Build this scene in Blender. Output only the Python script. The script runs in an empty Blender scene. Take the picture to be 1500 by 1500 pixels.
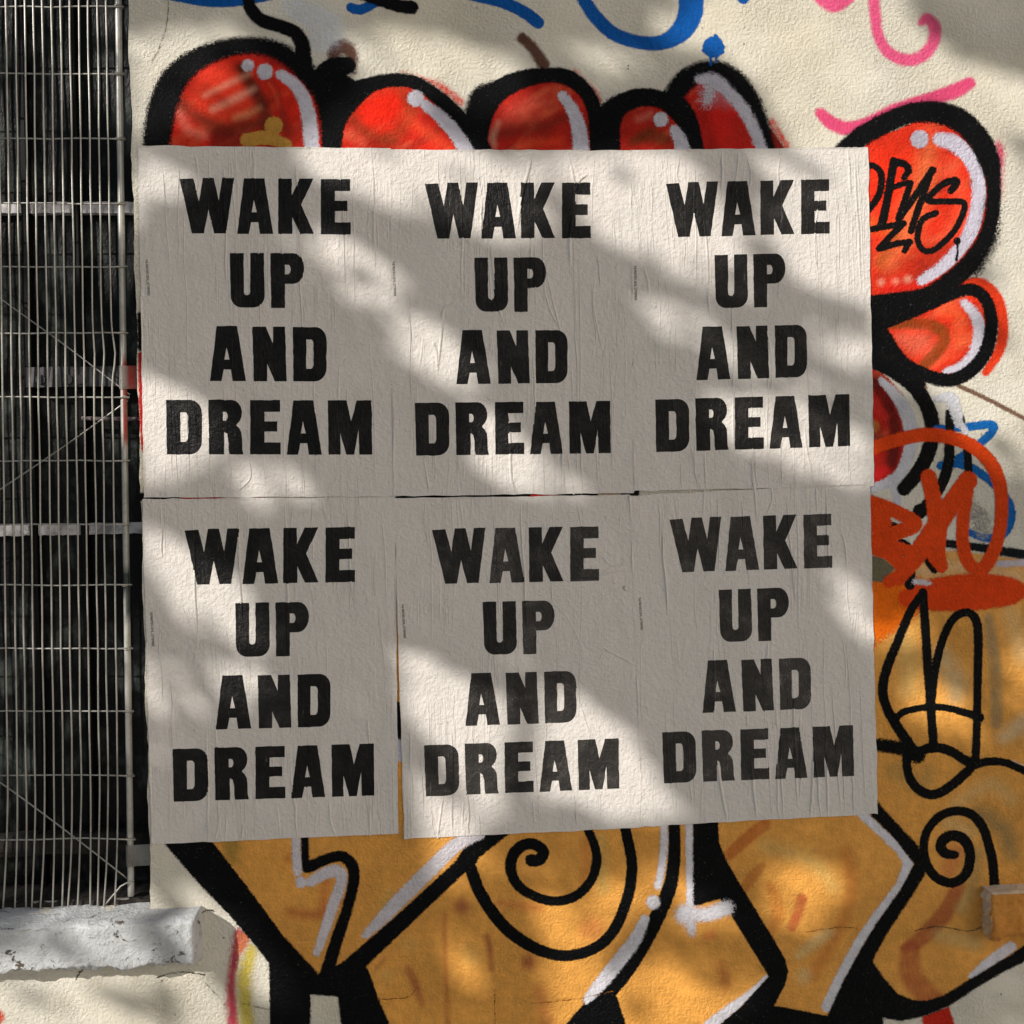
import bpy, bmesh, math, random
import numpy as np
from mathutils import Vector, Matrix, geometry, noise as mnoise

random.seed(7)
rng = np.random.default_rng(7)
R = math.radians
scene = bpy.context.scene
C = scene.collection

# ------------------------------------------------------------------ camera
F_PX = 1504.0                       # focal length in pixels of the 1500 px square photograph
YAW, PITCH, ROLL, DIST = R(2.9), R(1.0), R(1.1), 2.0
cam_rot = (Matrix.Rotation(-YAW, 3, 'Z') @ Matrix.Rotation(R(90) - PITCH, 3, 'X') @ Matrix.Rotation(-ROLL, 3, 'Z'))
cam_loc = Vector((0, 0, 1.5)) - (cam_rot @ Vector((0, 0, -1))) * DIST
cd = bpy.data.cameras.new('camera')
cd.sensor_width = 36.0
cd.lens = 36.0 * F_PX / 1500.0
cd.clip_start, cd.clip_end = 0.02, 500.0
cam = bpy.data.objects.new('camera', cd)
cam.matrix_world = Matrix.Translation(cam_loc) @ cam_rot.to_4x4()
C.objects.link(cam)
scene.camera = cam

# ------------------------------------------------------------------ sky, sun, exposure
SUN = Vector((-1.15, -1.0, 0.75)).normalized()      # towards the sun
world = bpy.data.worlds.new('World')
scene.world = world
world.use_nodes = True
wn = world.node_tree
bg = wn.nodes['Background']
sky = wn.nodes.new('ShaderNodeTexSky')
sky.sky_type = 'NISHITA'
sky.sun_disc = False
sky.sun_elevation = math.asin(SUN.z)
sky.sun_rotation = math.atan2(-SUN.x, SUN.y)
sky.air_density = 1.15
sky.dust_density = 1.6
sky.ozone_density = 0.6
wn.links.new(sky.outputs[0], bg.inputs[0])
bg.inputs[1].default_value = 0.084
sl = bpy.data.lights.new('sun', 'SUN')
sl.energy = 4.7
sl.angle = R(0.5)
sl.color = (1.0, 0.95, 0.88)
sun = bpy.data.objects.new('sun', sl)
sun.rotation_euler = SUN.to_track_quat('Z', 'Y').to_euler()
sun.location = SUN * 20
C.objects.link(sun)
vs = scene.view_settings
vs.view_transform = 'Standard'
vs.look = 'None'
vs.exposure = 0.06
vs.gamma = 1.0
vs.use_curve_mapping = False
scene.render.engine = 'CYCLES'
scene.cycles.transparent_max_bounces = 32
scene.cycles.use_denoising = True

# ------------------------------------------------------------------ pixel <-> place
MR = np.array(cam_rot)
CL = np.array(cam_loc)

def unp(px, py, y=0.0):
    """photograph pixels -> points of the plane at depth y (the wall face is y = 0)"""
    px = np.asarray(px, float); py = np.asarray(py, float)
    d = np.stack([(px - 750) / F_PX, -(py - 750) / F_PX, -np.ones_like(px)], -1) @ MR.T
    t = (y - CL[1]) / d[..., 1]
    return CL + d * t[..., None]

def P(px, py, y=0.0):
    return Vector(unp(px, py, y).tolist())

def proj(p):
    q = (np.asarray(p) - CL) @ MR
    return 750 + F_PX * q[..., 0] / -q[..., 2], 750 - F_PX * q[..., 1] / -q[..., 2]

PXM = 1.0 / 752.0                    # metres per pixel on the wall, about

# ------------------------------------------------------------------ helpers
def lin(c):
    return tuple(((v / 255) / 12.92 if v / 255 <= 0.04045 else ((v / 255 + 0.055) / 1.055) ** 2.4) for v in c)

def tag(o, label=None, cat=None, group=None, kind=None):
    if label: o['label'] = label
    if cat: o['category'] = cat
    if group: o['group'] = group
    if kind: o['kind'] = kind
    return o

def link(name, me, parent=None, mat=None):
    o = bpy.data.objects.new(name, me)
    C.objects.link(o)
    if parent: o.parent = parent
    if mat and me is not None:
        for m in (mat if isinstance(mat, (list, tuple)) else [mat]):
            me.materials.append(m)
    return o

def empty(name, loc=(0, 0, 0)):
    o = bpy.data.objects.new(name, None)
    o.empty_display_size = 0.05
    C.objects.link(o)
    o['_loc'] = 0
    del o['_loc']
    return o

def bm_obj(name, bm, mat, parent=None, smooth=False):
    me = bpy.data.meshes.new(name)
    bm.normal_update()
    bm.to_mesh(me); bm.free()
    if smooth:
        me.polygons.foreach_set('use_smooth', [True] * len(me.polygons))
    return link(name, me, parent, mat)

def tube_bm(bm, pts, rad, n=8, cap=True):
    """tube through pts; rad a number or a list"""
    pts = [Vector(p) for p in pts]
    rings = []
    up = None
    for i, p in enumerate(pts):
        t = (pts[min(i + 1, len(pts) - 1)] - pts[max(i - 1, 0)]).normalized()
        if up is None:
            up = t.orthogonal().normalized()
        up = (up - t * up.dot(t)).normalized()
        s = t.cross(up)
        r = rad[i] if isinstance(rad, (list, tuple)) else rad
        rings.append([bm.verts.new(p + (up * math.cos(a) + s * math.sin(a)) * r)
                      for a in (2 * math.pi * k / n for k in range(n))])
    for a, b in zip(rings, rings[1:]):
        for k in range(n):
            bm.faces.new((a[k], a[(k + 1) % n], b[(k + 1) % n], b[k]))
    if cap:
        bm.faces.new(list(reversed(rings[0]))); bm.faces.new(rings[-1])

def box_bm(bm, lo, hi):
    x0, y0, z0 = lo; x1, y1, z1 = hi
    v = [bm.verts.new(c) for c in ((x0, y0, z0), (x1, y0, z0), (x1, y1, z0), (x0, y1, z0),
                                   (x0, y0, z1), (x1, y0, z1), (x1, y1, z1), (x0, y1, z1))]
    for f in ((0, 3, 2, 1), (4, 5, 6, 7), (0, 1, 5, 4), (1, 2, 6, 5), (2, 3, 7, 6), (3, 0, 4, 7)):
        bm.faces.new([v[i] for i in f])

def catmull(pts, n=6, closed=False):
    p = np.asarray(pts, float)
    if len(p) < 3 and not closed:
        return np.array([p[0] + (p[-1] - p[0]) * t for t in np.linspace(0, 1, n + 1)])
    out = []
    m = len(p)
    rng_ = range(m) if closed else range(m - 1)
    for i in rng_:
        if closed:
            a, b, c, d = p[i - 1], p[i], p[(i + 1) % m], p[(i + 2) % m]
        else:
            a, b, c, d = p[max(i - 1, 0)], p[i], p[i + 1], p[min(i + 2, m - 1)]
        for k in range(n):
            t = k / n
            out.append(0.5 * ((2 * b) + (c - a) * t + (2 * a - 5 * b + 4 * c - d) * t * t + (3 * b - a - 3 * c + d) * t ** 3))
    if not closed:
        out.append(p[-1])
    return np.array(out)

def inside(X, Y, poly):
    poly = np.asarray(poly, float)
    ins = np.zeros(X.shape, bool)
    for (x0, y0), (x1, y1) in zip(poly, np.roll(poly, -1, 0)):
        if y0 == y1: continue
        c = ((y0 > Y) != (y1 > Y)) & (X < (x1 - x0) * (Y - y0) / (y1 - y0) + x0)
        ins ^= c
    return ins

def seg_d(X, Y, a, b):
    dx, dy = b[0] - a[0], b[1] - a[1]
    L = dx * dx + dy * dy + 1e-9
    t = np.clip(((X - a[0]) * dx + (Y - a[1]) * dy) / L, 0, 1)
    return np.hypot(X - a[0] - t * dx, Y - a[1] - t * dy), t

def sd(X, Y, shape):
    """signed distance in pixels, positive inside"""
    kind, pts = shape[0], shape[1]
    out = np.full(X.shape, -1e6)
    if kind == 's':                                  # brush stroke: (x, y, half width)
        q = catmull(pts, 6)
        for a, b in zip(q, q[1:]):
            d, t = seg_d(X, Y, a, b)
            np.maximum(out, a[2] + (b[2] - a[2]) * t - d, out=out)
    elif kind == 'l':                                # the same with straight pieces
        q = np.asarray(pts, float)
        for a, b in zip(q, q[1:]):
            d, t = seg_d(X, Y, a, b)
            np.maximum(out, a[2] + (b[2] - a[2]) * t - d, out=out)
    elif kind == 'd':                                # dots
        for x, y, r in pts:
            np.maximum(out, r - np.hypot(X - x, Y - y), out=out)
    else:                                            # 'p' polygon, 'c' smooth polygon
        q = catmull(pts, 6, True) if kind == 'c' else np.asarray(pts, float)
        dm = np.full(X.shape, 1e6)
        for a, b in zip(q, np.roll(q, -1, 0)):
            np.minimum(dm, seg_d(X, Y, a, b)[0], out=dm)
        out = np.where(inside(X, Y, q), dm, -dm)
    return out

def shape_box(shapes, m):
    a = np.concatenate([np.asarray([p[:2] for p in s[1]], float) for s in shapes])
    w = max([0] + [p[2] for s in shapes for p in s[1] if len(p) > 2])
    return a[:, 0].min() - w - m, a[:, 1].min() - w - m, a[:, 0].max() + w + m, a[:, 1].max() + w + m

_lat = rng.random((256, 256))
def vnoise(X, Y, s):
    x, y = X / s + 40.3, Y / s + 71.7
    xi, yi = np.floor(x).astype(int), np.floor(y).astype(int)
    fx, fy = x - xi, y - yi
    fx, fy = fx * fx * (3 - 2 * fx), fy * fy * (3 - 2 * fy)
    g = lambda i, j: _lat[i % 256, j % 256]
    return ((g(xi, yi) * (1 - fx) + g(xi + 1, yi) * fx) * (1 - fy) + (g(xi, yi + 1) * (1 - fx) + g(xi + 1, yi + 1) * fx) * fy)

# ------------------------------------------------------------------ materials
def new_mat(name):
    m = bpy.data.materials.new(name)
    m.use_nodes = True
    nt = m.node_tree
    nt.nodes.clear()
    out = nt.nodes.new('ShaderNodeOutputMaterial')
    b = nt.nodes.new('ShaderNodeBsdfPrincipled')
    nt.links.new(b.outputs[0], out.inputs[0])
    return m, nt, b, out

def N(nt, typ, **kw):
    n = nt.nodes.new(typ)
    for k, v in kw.items():
        if k.startswith('i_'):
            n.inputs[k[2:]].default_value = v
        else:
            setattr(n, k, v)
    return n

def noise(nt, vec, scale, detail=4, rough=0.55, dist=0.0):
    n = N(nt, 'ShaderNodeTexNoise')
    n.inputs['Scale'].default_value = scale
    n.inputs['Detail'].default_value = detail
    n.inputs['Roughness'].default_value = rough
    n.inputs['Distortion'].default_value = dist
    nt.links.new(vec, n.inputs['Vector'])
    return n.outputs[0]

def math_n(nt, op, a, b=None, c=None, clamp=False):
    n = N(nt, 'ShaderNodeMath', operation=op, use_clamp=clamp)
    for i, v in enumerate((a, b, c)):
        if v is None: continue
        if isinstance(v, (int, float)): n.inputs[i].default_value = v
        else: nt.links.new(v, n.inputs[i])
    return n.outputs[0]

def mix_c(nt, fac, a, b, blend='MIX'):
    n = N(nt, 'ShaderNodeMix', data_type='RGBA', blend_type=blend)
    for s, v in ((0, fac), (6, a), (7, b)):
        if isinstance(v, (int, float)): n.inputs[s].default_value = v
        elif isinstance(v, tuple): n.inputs[s].default_value = v if len(v) == 4 else v + (1,)
        else: nt.links.new(v, n.inputs[s])
    return n.outputs[2]

def ramp(nt, fac, lo, hi):
    n = N(nt, 'ShaderNodeMapRange', interpolation_type='SMOOTHSTEP')
    nt.links.new(fac, n.inputs[0])
    n.inputs[1].default_value, n.inputs[2].default_value = lo, hi
    return n.outputs[0]

def coords(nt, scale=(1, 1, 1)):
    t = N(nt, 'ShaderNodeTexCoord')
    mp = N(nt, 'ShaderNodeMapping')
    mp.inputs['Scale'].default_value = scale
    nt.links.new(t.outputs['Object'], mp.inputs[0])
    return mp.outputs[0]

def bump(nt, b, h, dist, strength=1.0):
    n = N(nt, 'ShaderNodeBump')
    n.inputs['Strength'].default_value = strength
    n.inputs['Distance'].default_value = dist
    nt.links.new(h, n.inputs['Height'])
    nt.links.new(n.outputs[0], b.inputs['Normal'])
    return n

def stucco(nt):
    """height of the dashed render, shared by bare and painted wall"""
    v = coords(nt)
    a = noise(nt, v, 165, 4, 0.62, 0.12)
    c = noise(nt, v, 480, 2, 0.55)
    e = noise(nt, v, 9, 3, 0.5)
    h = math_n(nt, 'MULTIPLY_ADD', c, 0.42, math_n(nt, 'MULTIPLY', ramp(nt, a, 0.22, 0.82), 0.72))
    h = math_n(nt, 'MULTIPLY', h, math_n(nt, 'MULTIPLY_ADD', ramp(nt, noise(nt, v, 5.5, 4, 0.6), 0.35, 0.65), 0.75, 0.55))
    return v, math_n(nt, 'MULTIPLY_ADD', e, 1.6, h)

def make_wall_mat():
    m, nt, b, _ = new_mat('cream_render')
    v, h = stucco(nt)
    big = noise(nt, v, 2.3, 5, 0.6)
    mid = noise(nt, v, 14, 5, 0.6)
    fine = noise(nt, v, 260, 2, 0.5)
    c = mix_c(nt, ramp(nt, big, 0.35, 0.7), lin((220, 215, 202)), lin((212, 204, 184)))
    c = mix_c(nt, math_n(nt, 'MULTIPLY', ramp(nt, mid, 0.52, 0.75), 0.35), c, lin((190, 184, 168)))
    c = mix_c(nt, math_n(nt, 'MULTIPLY', ramp(nt, fine, 0.68, 0.78), 0.45), c, lin((120, 112, 98)))
    # scattered dark pits and specks of dirt
    vo = N(nt, 'ShaderNodeTexVoronoi'); vo.inputs['Scale'].default_value = 34
    nt.links.new(v, vo.inputs['Vector'])
    pit = math_n(nt, 'MULTIPLY', math_n(nt, 'LESS_THAN', vo.outputs['Distance'], 0.075), ramp(nt, noise(nt, v, 22, 2), 0.5, 0.6))
    c = mix_c(nt, math_n(nt, 'MULTIPLY', pit, 0.7), c, lin((84, 78, 66)))
    nt.links.new(c, b.inputs['Base Color'])
    b.inputs['Roughness'].default_value = 0.85
    bump(nt, b, math_n(nt, 'MULTIPLY_ADD', pit, -0.5, h), 0.0046, 0.9)
    return m

def make_spray_mat():
    m, nt, b, out = new_mat('spray_paint')
    v, h = stucco(nt)
    ca = N(nt, 'ShaderNodeAttribute', attribute_name='col')
    na = N(nt, 'ShaderNodeAttribute', attribute_name='edge')
    oa = N(nt, 'ShaderNodeAttribute', attribute_name='opacity')
    mot = noise(nt, v, 60, 4, 0.6)
    c = mix_c(nt, ramp(nt, mot, 0.3, 0.7), mix_c(nt, 1.0, ca.outputs['Color'], (0.84, 0.84, 0.84), 'MULTIPLY'), ca.outputs['Color'])
    # worn specks where the render shows through
    sp = noise(nt, v, 420, 2, 0.5)
    c = mix_c(nt, math_n(nt, 'MULTIPLY', ramp(nt, sp, 0.71, 0.76), 0.5), c, lin((196, 186, 165)))
    nt.links.new(c, b.inputs['Base Color'])
    b.inputs['Roughness'].default_value = 0.5
    b.inputs['Specular IOR Level'].default_value = 0.09
    bump(nt, b, h, 0.0042, 0.85)
    g1 = noise(nt, v, 680, 1, 0.5)
    g2 = noise(nt, v, 120, 3, 0.6)
    g = math_n(nt, 'ADD', math_n(nt, 'MULTIPLY_ADD', g1, 4.4, -2.2), math_n(nt, 'MULTIPLY_ADD', g2, 1.4, -0.7))
    # paint either covers a grain of the render or it does not
    n = math_n(nt, 'ADD', math_n(nt, 'MINIMUM', na.outputs['Fac'], oa.outputs['Fac']), g)
    al = math_n(nt, 'GREATER_THAN', n, 0.0)
    tr = N(nt, 'ShaderNodeBsdfTransparent')
    mx = N(nt, 'ShaderNodeMixShader')
    nt.links.new(al, mx.inputs[0])
    nt.links.new(tr.outputs[0], mx.inputs[1])
    nt.links.new(b.outputs[0], mx.inputs[2])
    nt.links.new(mx.outputs[0], out.inputs[0])
    return m

def paper_height(nt):
    v = coords(nt)
    vz = coords(nt, (1, 1, 0.13))
    vr = coords(nt, (1, 1, 0.05))
    a = noise(nt, v, 150, 4, 0.6, 0.15)
    s = noise(nt, vz, 125, 3, 0.6, 0.25)
    k = noise(nt, vr, 20, 3, 0.6, 1.6)
    l = noise(nt, v, 12, 3, 0.5)
    h = math_n(nt, 'MULTIPLY_ADD', s, 0.40, math_n(nt, 'MULTIPLY', ramp(nt, a, 0.3, 0.78), 0.46))
    # narrow pleats running down the sheet and small trapped bubbles
    pl = math_n(nt, 'SUBTRACT', 1.0, ramp(nt, math_n(nt, 'ABSOLUTE', math_n(nt, 'SUBTRACT', k, 0.5)), 0.0, 0.022))
    pl = math_n(nt, 'MULTIPLY', pl, ramp(nt, noise(nt, v, 7, 2), 0.42, 0.6))
    h = math_n(nt, 'MULTIPLY_ADD', pl, 0.34, h)
    vo = N(nt, 'ShaderNodeTexVoronoi'); vo.inputs['Scale'].default_value = 42
    nt.links.new(v, vo.inputs['Vector'])
    bub = math_n(nt, 'MULTIPLY', math_n(nt, 'SUBTRACT', 1.0, ramp(nt, vo.outputs['Distance'], 0.04, 0.17)), ramp(nt, noise(nt, v, 19, 2), 0.5, 0.56))
    h = math_n(nt, 'MULTIPLY_ADD', bub, 0.40, h)
    return v, math_n(nt, 'MULTIPLY_ADD', l, 2.2, h)

def make_paper_mat():
    m, nt, b, _ = new_mat('pasted_paper')
    v, h = paper_height(nt)
    big = noise(nt, v, 3.1, 4, 0.6)
    mid = noise(nt, coords(nt, (1, 1, 0.4)), 26, 5, 0.65)
    damp = noise(nt, coords(nt, (1, 1, 0.55)), 6.5, 5, 0.62, 0.8)
    c = mix_c(nt, ramp(nt, big, 0.3, 0.7), lin((217, 210, 204)), lin((211, 206, 200)))
    c = mix_c(nt, math_n(nt, 'MULTIPLY', ramp(nt, mid, 0.5, 0.75), 0.22), c, lin((190, 180, 170)))
    c = mix_c(nt, math_n(nt, 'MULTIPLY', ramp(nt, damp, 0.5, 0.68), 0.28), c, lin((190, 186, 180)))
    sp = noise(nt, v, 210, 2, 0.5)
    c = mix_c(nt, math_n(nt, 'MULTIPLY', ramp(nt, sp, 0.74, 0.78), 0.5), c, lin((120, 110, 98)))
    nt.links.new(c, b.inputs['Base Color'])
    b.inputs['Roughness'].default_value = 0.62
    b.inputs['Specular IOR Level'].default_value = 0.3
    bump(nt, b, h, 0.0040, 0.72)
    return m

def make_ink_mat():
    m, nt, b, _ = new_mat('letterpress_ink')
    v, h = paper_height(nt)
    oi = N(nt, 'ShaderNodeObjectInfo')
    sep = N(nt, 'ShaderNodeSeparateColor')
    nt.links.new(oi.outputs['Color'], sep.inputs[0])
    wear = sep.outputs[0]
    big = noise(nt, v, 16, 5, 0.65)
    grain = noise(nt, v, 620, 2, 0.6)
    streak = noise(nt, coords(nt, (1, 1, 0.12)), 180, 3, 0.6)
    w = math_n(nt, 'MULTIPLY', ramp(nt, big, 0.42, 0.72), wear)
    fade = math_n(nt, 'MULTIPLY', math_n(nt, 'POWER', wear, 2.2), 0.42)
    base = mix_c(nt, math_n(nt, 'MULTIPLY_ADD', w, 0.5, fade, clamp=True), lin((5, 5, 6)), lin((64, 61, 59)))
    sp = ramp(nt, math_n(nt, 'ADD', grain, math_n(nt, 'MULTIPLY_ADD', w, 0.16, -0.02)), 0.66, 0.78)
    base = mix_c(nt, math_n(nt, 'MULTIPLY', sp, math_n(nt, 'MULTIPLY_ADD', wear, 0.45, 0.08)), base, lin((150, 142, 134)))
    st = math_n(nt, 'MULTIPLY', ramp(nt, streak, 0.68, 0.76), 0.20)
    base = mix_c(nt, st, base, lin((150, 145, 140)))
    nt.links.new(base, b.inputs['Base Color'])
    b.inputs['Roughness'].default_value = 0.36
    b.inputs['Specular IOR Level'].default_value = 0.16
    bump(nt, b, h, 0.0036, 0.8)
    return m

def make_flaky(name, c0, c1, c2, chip):
    """thick old paint on masonry, chipped to what is underneath"""
    m, nt, b, _ = new_mat(name)
    v = coords(nt)
    a = noise(nt, v, 30, 8, 0.68, 0.5)
    f = noise(nt, v, 190, 4, 0.65)
    big = noise(nt, v, 6, 3)
    c = mix_c(nt, ramp(nt, big, 0.35, 0.65), lin(c0), lin(c1))
    c = mix_c(nt, math_n(nt, 'MULTIPLY', ramp(nt, f, 0.55, 0.8), 0.35), c, lin(c2))
    ch = ramp(nt, math_n(nt, 'MULTIPLY_ADD', f, 0.25, a), chip, chip + 0.03)
    # fine crazing of the old coats
    vv = N(nt, 'ShaderNodeTexVoronoi', feature='DISTANCE_TO_EDGE')
    vv.inputs['Scale'].default_value = 26
    wv_ = N(nt, 'ShaderNodeVectorMath', operation='ADD')
    nz = N(nt, 'ShaderNodeTexNoise'); nz.inputs['Scale'].default_value = 40; nz.inputs['Detail'].default_value = 4
    nt.links.new(v, nz.inputs['Vector'])
    sc2 = N(nt, 'ShaderNodeVectorMath', operation='SCALE'); sc2.inputs['Scale'].default_value = 0.09
    nt.links.new(nz.outputs['Color'], sc2.inputs[0])
    nt.links.new(v, wv_.inputs[0]); nt.links.new(sc2.outputs[0], wv_.inputs[1])
    nt.links.new(wv_.outputs[0], vv.inputs['Vector'])
    crz = math_n(nt, 'MULTIPLY', math_n(nt, 'LESS_THAN', vv.outputs['Distance'], 0.010), ramp(nt, noise(nt, v, 9, 2), 0.56, 0.62))
    c = mix_c(nt, math_n(nt, 'MULTIPLY', crz, 0.55), c, lin((104, 96, 86)))
    c = mix_c(nt, ch, c, lin((92, 80, 66)))
    nt.links.new(c, b.inputs['Base Color'])
    b.inputs['Roughness'].default_value = 0.75
    h = math_n(nt, 'MULTIPLY_ADD', ch, -0.8, math_n(nt, 'MULTIPLY_ADD', f, 0.45, a))
    h = math_n(nt, 'MULTIPLY_ADD', crz, -0.5, h)
    bump(nt, b, h, 0.009, 0.9)
    return m

def make_metal(name, attr=False, col=(150, 150, 146), rough=0.42, met=0.55):
    m, nt, b, _ = new_mat(name)
    v = coords(nt)
    f = noise(nt, v, 240, 4, 0.65)
    g = noise(nt, v, 30, 4, 0.6)
    if attr:
        src = N(nt, 'ShaderNodeAttribute', attribute_name='col').outputs['Color']
    else:
        src = lin(col)
    c = mix_c(nt, math_n(nt, 'MULTIPLY', ramp(nt, g, 0.4, 0.75), 0.5), src, lin((118, 112, 102)))
    c = mix_c(nt, math_n(nt, 'MULTIPLY', ramp(nt, f, 0.62, 0.72), 0.75), c, lin((62, 50, 40)))
    nt.links.new(c, b.inputs['Base Color'])
    b.inputs['Metallic'].default_value = met
    b.inputs['Roughness'].default_value = rough
    bump(nt, b, f, 0.0006, 0.6)
    return m

def make_plain(name, c0, c1, scale=20, rough=0.7, bumpd=0.001, stretch=(1, 1, 1), spec=0.5, rng_=(0.38, 0.68)):
    m, nt, b, _ = new_mat(name)
    v = coords(nt, stretch)
    a = noise(nt, v, scale, 6, 0.65, 0.3)
    f = noise(nt, v, scale * 12, 3, 0.6)
    c = mix_c(nt, ramp(nt, a, *rng_), lin(c0), lin(c1))
    nt.links.new(c, b.inputs['Base Color'])
    b.inputs['Roughness'].default_value = rough
    b.inputs['Specular IOR Level'].default_value = spec
    bump(nt, b, math_n(nt, 'MULTIPLY_ADD', f, 0.4, a), bumpd, 0.8)
    return m

M_WALL = make_wall_mat()
M_SPRAY = make_spray_mat()
M_PAPER = make_paper_mat()
M_INK = make_ink_mat()
M_SILL = make_flaky('white_masonry_paint', (202, 204, 205), (186, 188, 189), (148, 148, 147), 0.755)
M_OSILL = make_flaky('orange_masonry_paint', (214, 146, 60), (206, 132, 46), (226, 174, 100), 0.84)
M_WSTUCCO = make_flaky('broken_white_plaster', (226, 206, 182), (212, 180, 140), (166, 140, 112), 0.80)
M_WIRE = make_metal('galvanised_wire', col=(172, 170, 164))
M_TUBE = make_metal('painted_tube', attr=True, met=0.25, rough=0.38)
M_PANE = make_plain('grimy_pane', (5, 6, 7), (70, 76, 72), 13, 0.4, 0.003, (1.3, 1, 0.75), 0.16, (0.48, 0.76))
M_BAR = make_plain('black_paint', (5, 5, 7), (14, 14, 16), 30, 0.45, 0.0005, (1, 1, 1), 0.15)
M_RAIL = make_plain('flaking_white_paint', (206, 202, 204), (132, 128, 130), 34, 0.6, 0.001)
M_IRON = make_plain('dark_iron', (18, 17, 22), (46, 42, 50), 40, 0.45, 0.0008)
M_DIRT = make_plain('black_dirt', (16, 14, 12), (44, 38, 32), 40, 0.9, 0.004)
M_PAVE = make_plain('pavement', (142, 142, 142), (120, 120, 120), 3, 0.9, 0.002)
M_BARK = make_plain('bark', (86, 72, 58), (58, 48, 38), 14, 0.95, 0.01, (1, 1, 0.25))
m, nt, b, out = new_mat('leaf')
oi = coords(nt)
b.inputs['Base Color'].default_value = lin((74, 104, 44)) + (1,)
b.inputs['Roughness'].default_value = 0.55
cl = mix_c(nt, ramp(nt, noise(nt, oi, 2.0, 3), 0.35, 0.65), lin((70, 100, 42)), lin((98, 122, 56)))
nt.links.new(cl, b.inputs['Base Color'])
M_LEAF = m

# ------------------------------------------------------------------ ground and wall
bm = bmesh.new()
bmesh.ops.create_grid(bm, x_segments=1, y_segments=1, size=40)
tag(bm_obj('pavement', bm, M_PAVE), kind='structure')

XR = P(204, 640).x                       # right edge of the window opening
XL = XR - 1.05
ZB = P(110, 1336).z                      # bottom, on the sill
ZT = P(100, -330).z
REV = 0.20
xs = [-6.0, -3.0, XL] + [XL + 0.15 * k for k in range(1, 7)] + [XR] + [XR + 0.03, 0.0, 1.2, 3.0, 6.0]
zs = sorted([-0.02, 0.3, ZB] + [ZB + (ZT - ZB) * k / 130 for k in range(1, 130)] + [ZT, ZT + 0.4, 4.2])
bm = bmesh.new()
edge_r = {}
V = {}
def wv(i, j):
    if (i, j) not in V:
        x, z = xs[i], zs[j]
        if abs(x - XR) < 1e-6 and ZB - 1e-6 <= z <= ZT + 1e-6:
            x += 0.0016 * math.sin(z * 31) + random.uniform(-0.0012, 0.0012)
        V[i, j] = bm.verts.new((x, 0, z))
    return V[i, j]
iL, iR, jB, jT = xs.index(XL), xs.index(XR), zs.index(ZB), zs.index(ZT)
for i in range(len(xs) - 1):
    for j in range(len(zs) - 1):
        if iL <= i < iR and jB <= j < jT: continue
        bm.faces.new((wv(i, j), wv(i + 1, j), wv(i + 1, j + 1), wv(i, j + 1)))
def back(v):
    return bm.verts.new((v.co.x, REV, v.co.z))
loop = [wv(iR, j) for j in range(jB, jT + 1)] + [wv(i, jT) for i in range(iR - 1, iL - 1, -1)] \
     + [wv(iL, j) for j in range(jT - 1, jB - 1, -1)] + [wv(i, jB) for i in range(iL + 1, iR)]
bk = [back(v) for v in loop]
for k in range(len(loop)):
    k2 = (k + 1) % len(loop)
    bm.faces.new((loop[k], bk[k], bk[k2], loop[k2]))
# top and sides of the wall, so that it is a solid
for (a, c) in (((-6, 4.2), (6, 4.2)), ((6, 4.2), (6, -0.02)), ((-6, -0.02), (-6, 4.2))):
    q = [bm.verts.new((a[0], 0, a[1])), bm.verts.new((c[0], 0, c[1])), bm.verts.new((c[0], 0.3, c[1])), bm.verts.new((a[0], 0.3, a[1]))]
    bm.faces.new(q)
wall = bm_obj('rendered_wall', bm, M_WALL)
tag(wall, 'cream rough-rendered street wall covered with red and orange graffiti around the posters', 'wall')

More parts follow.
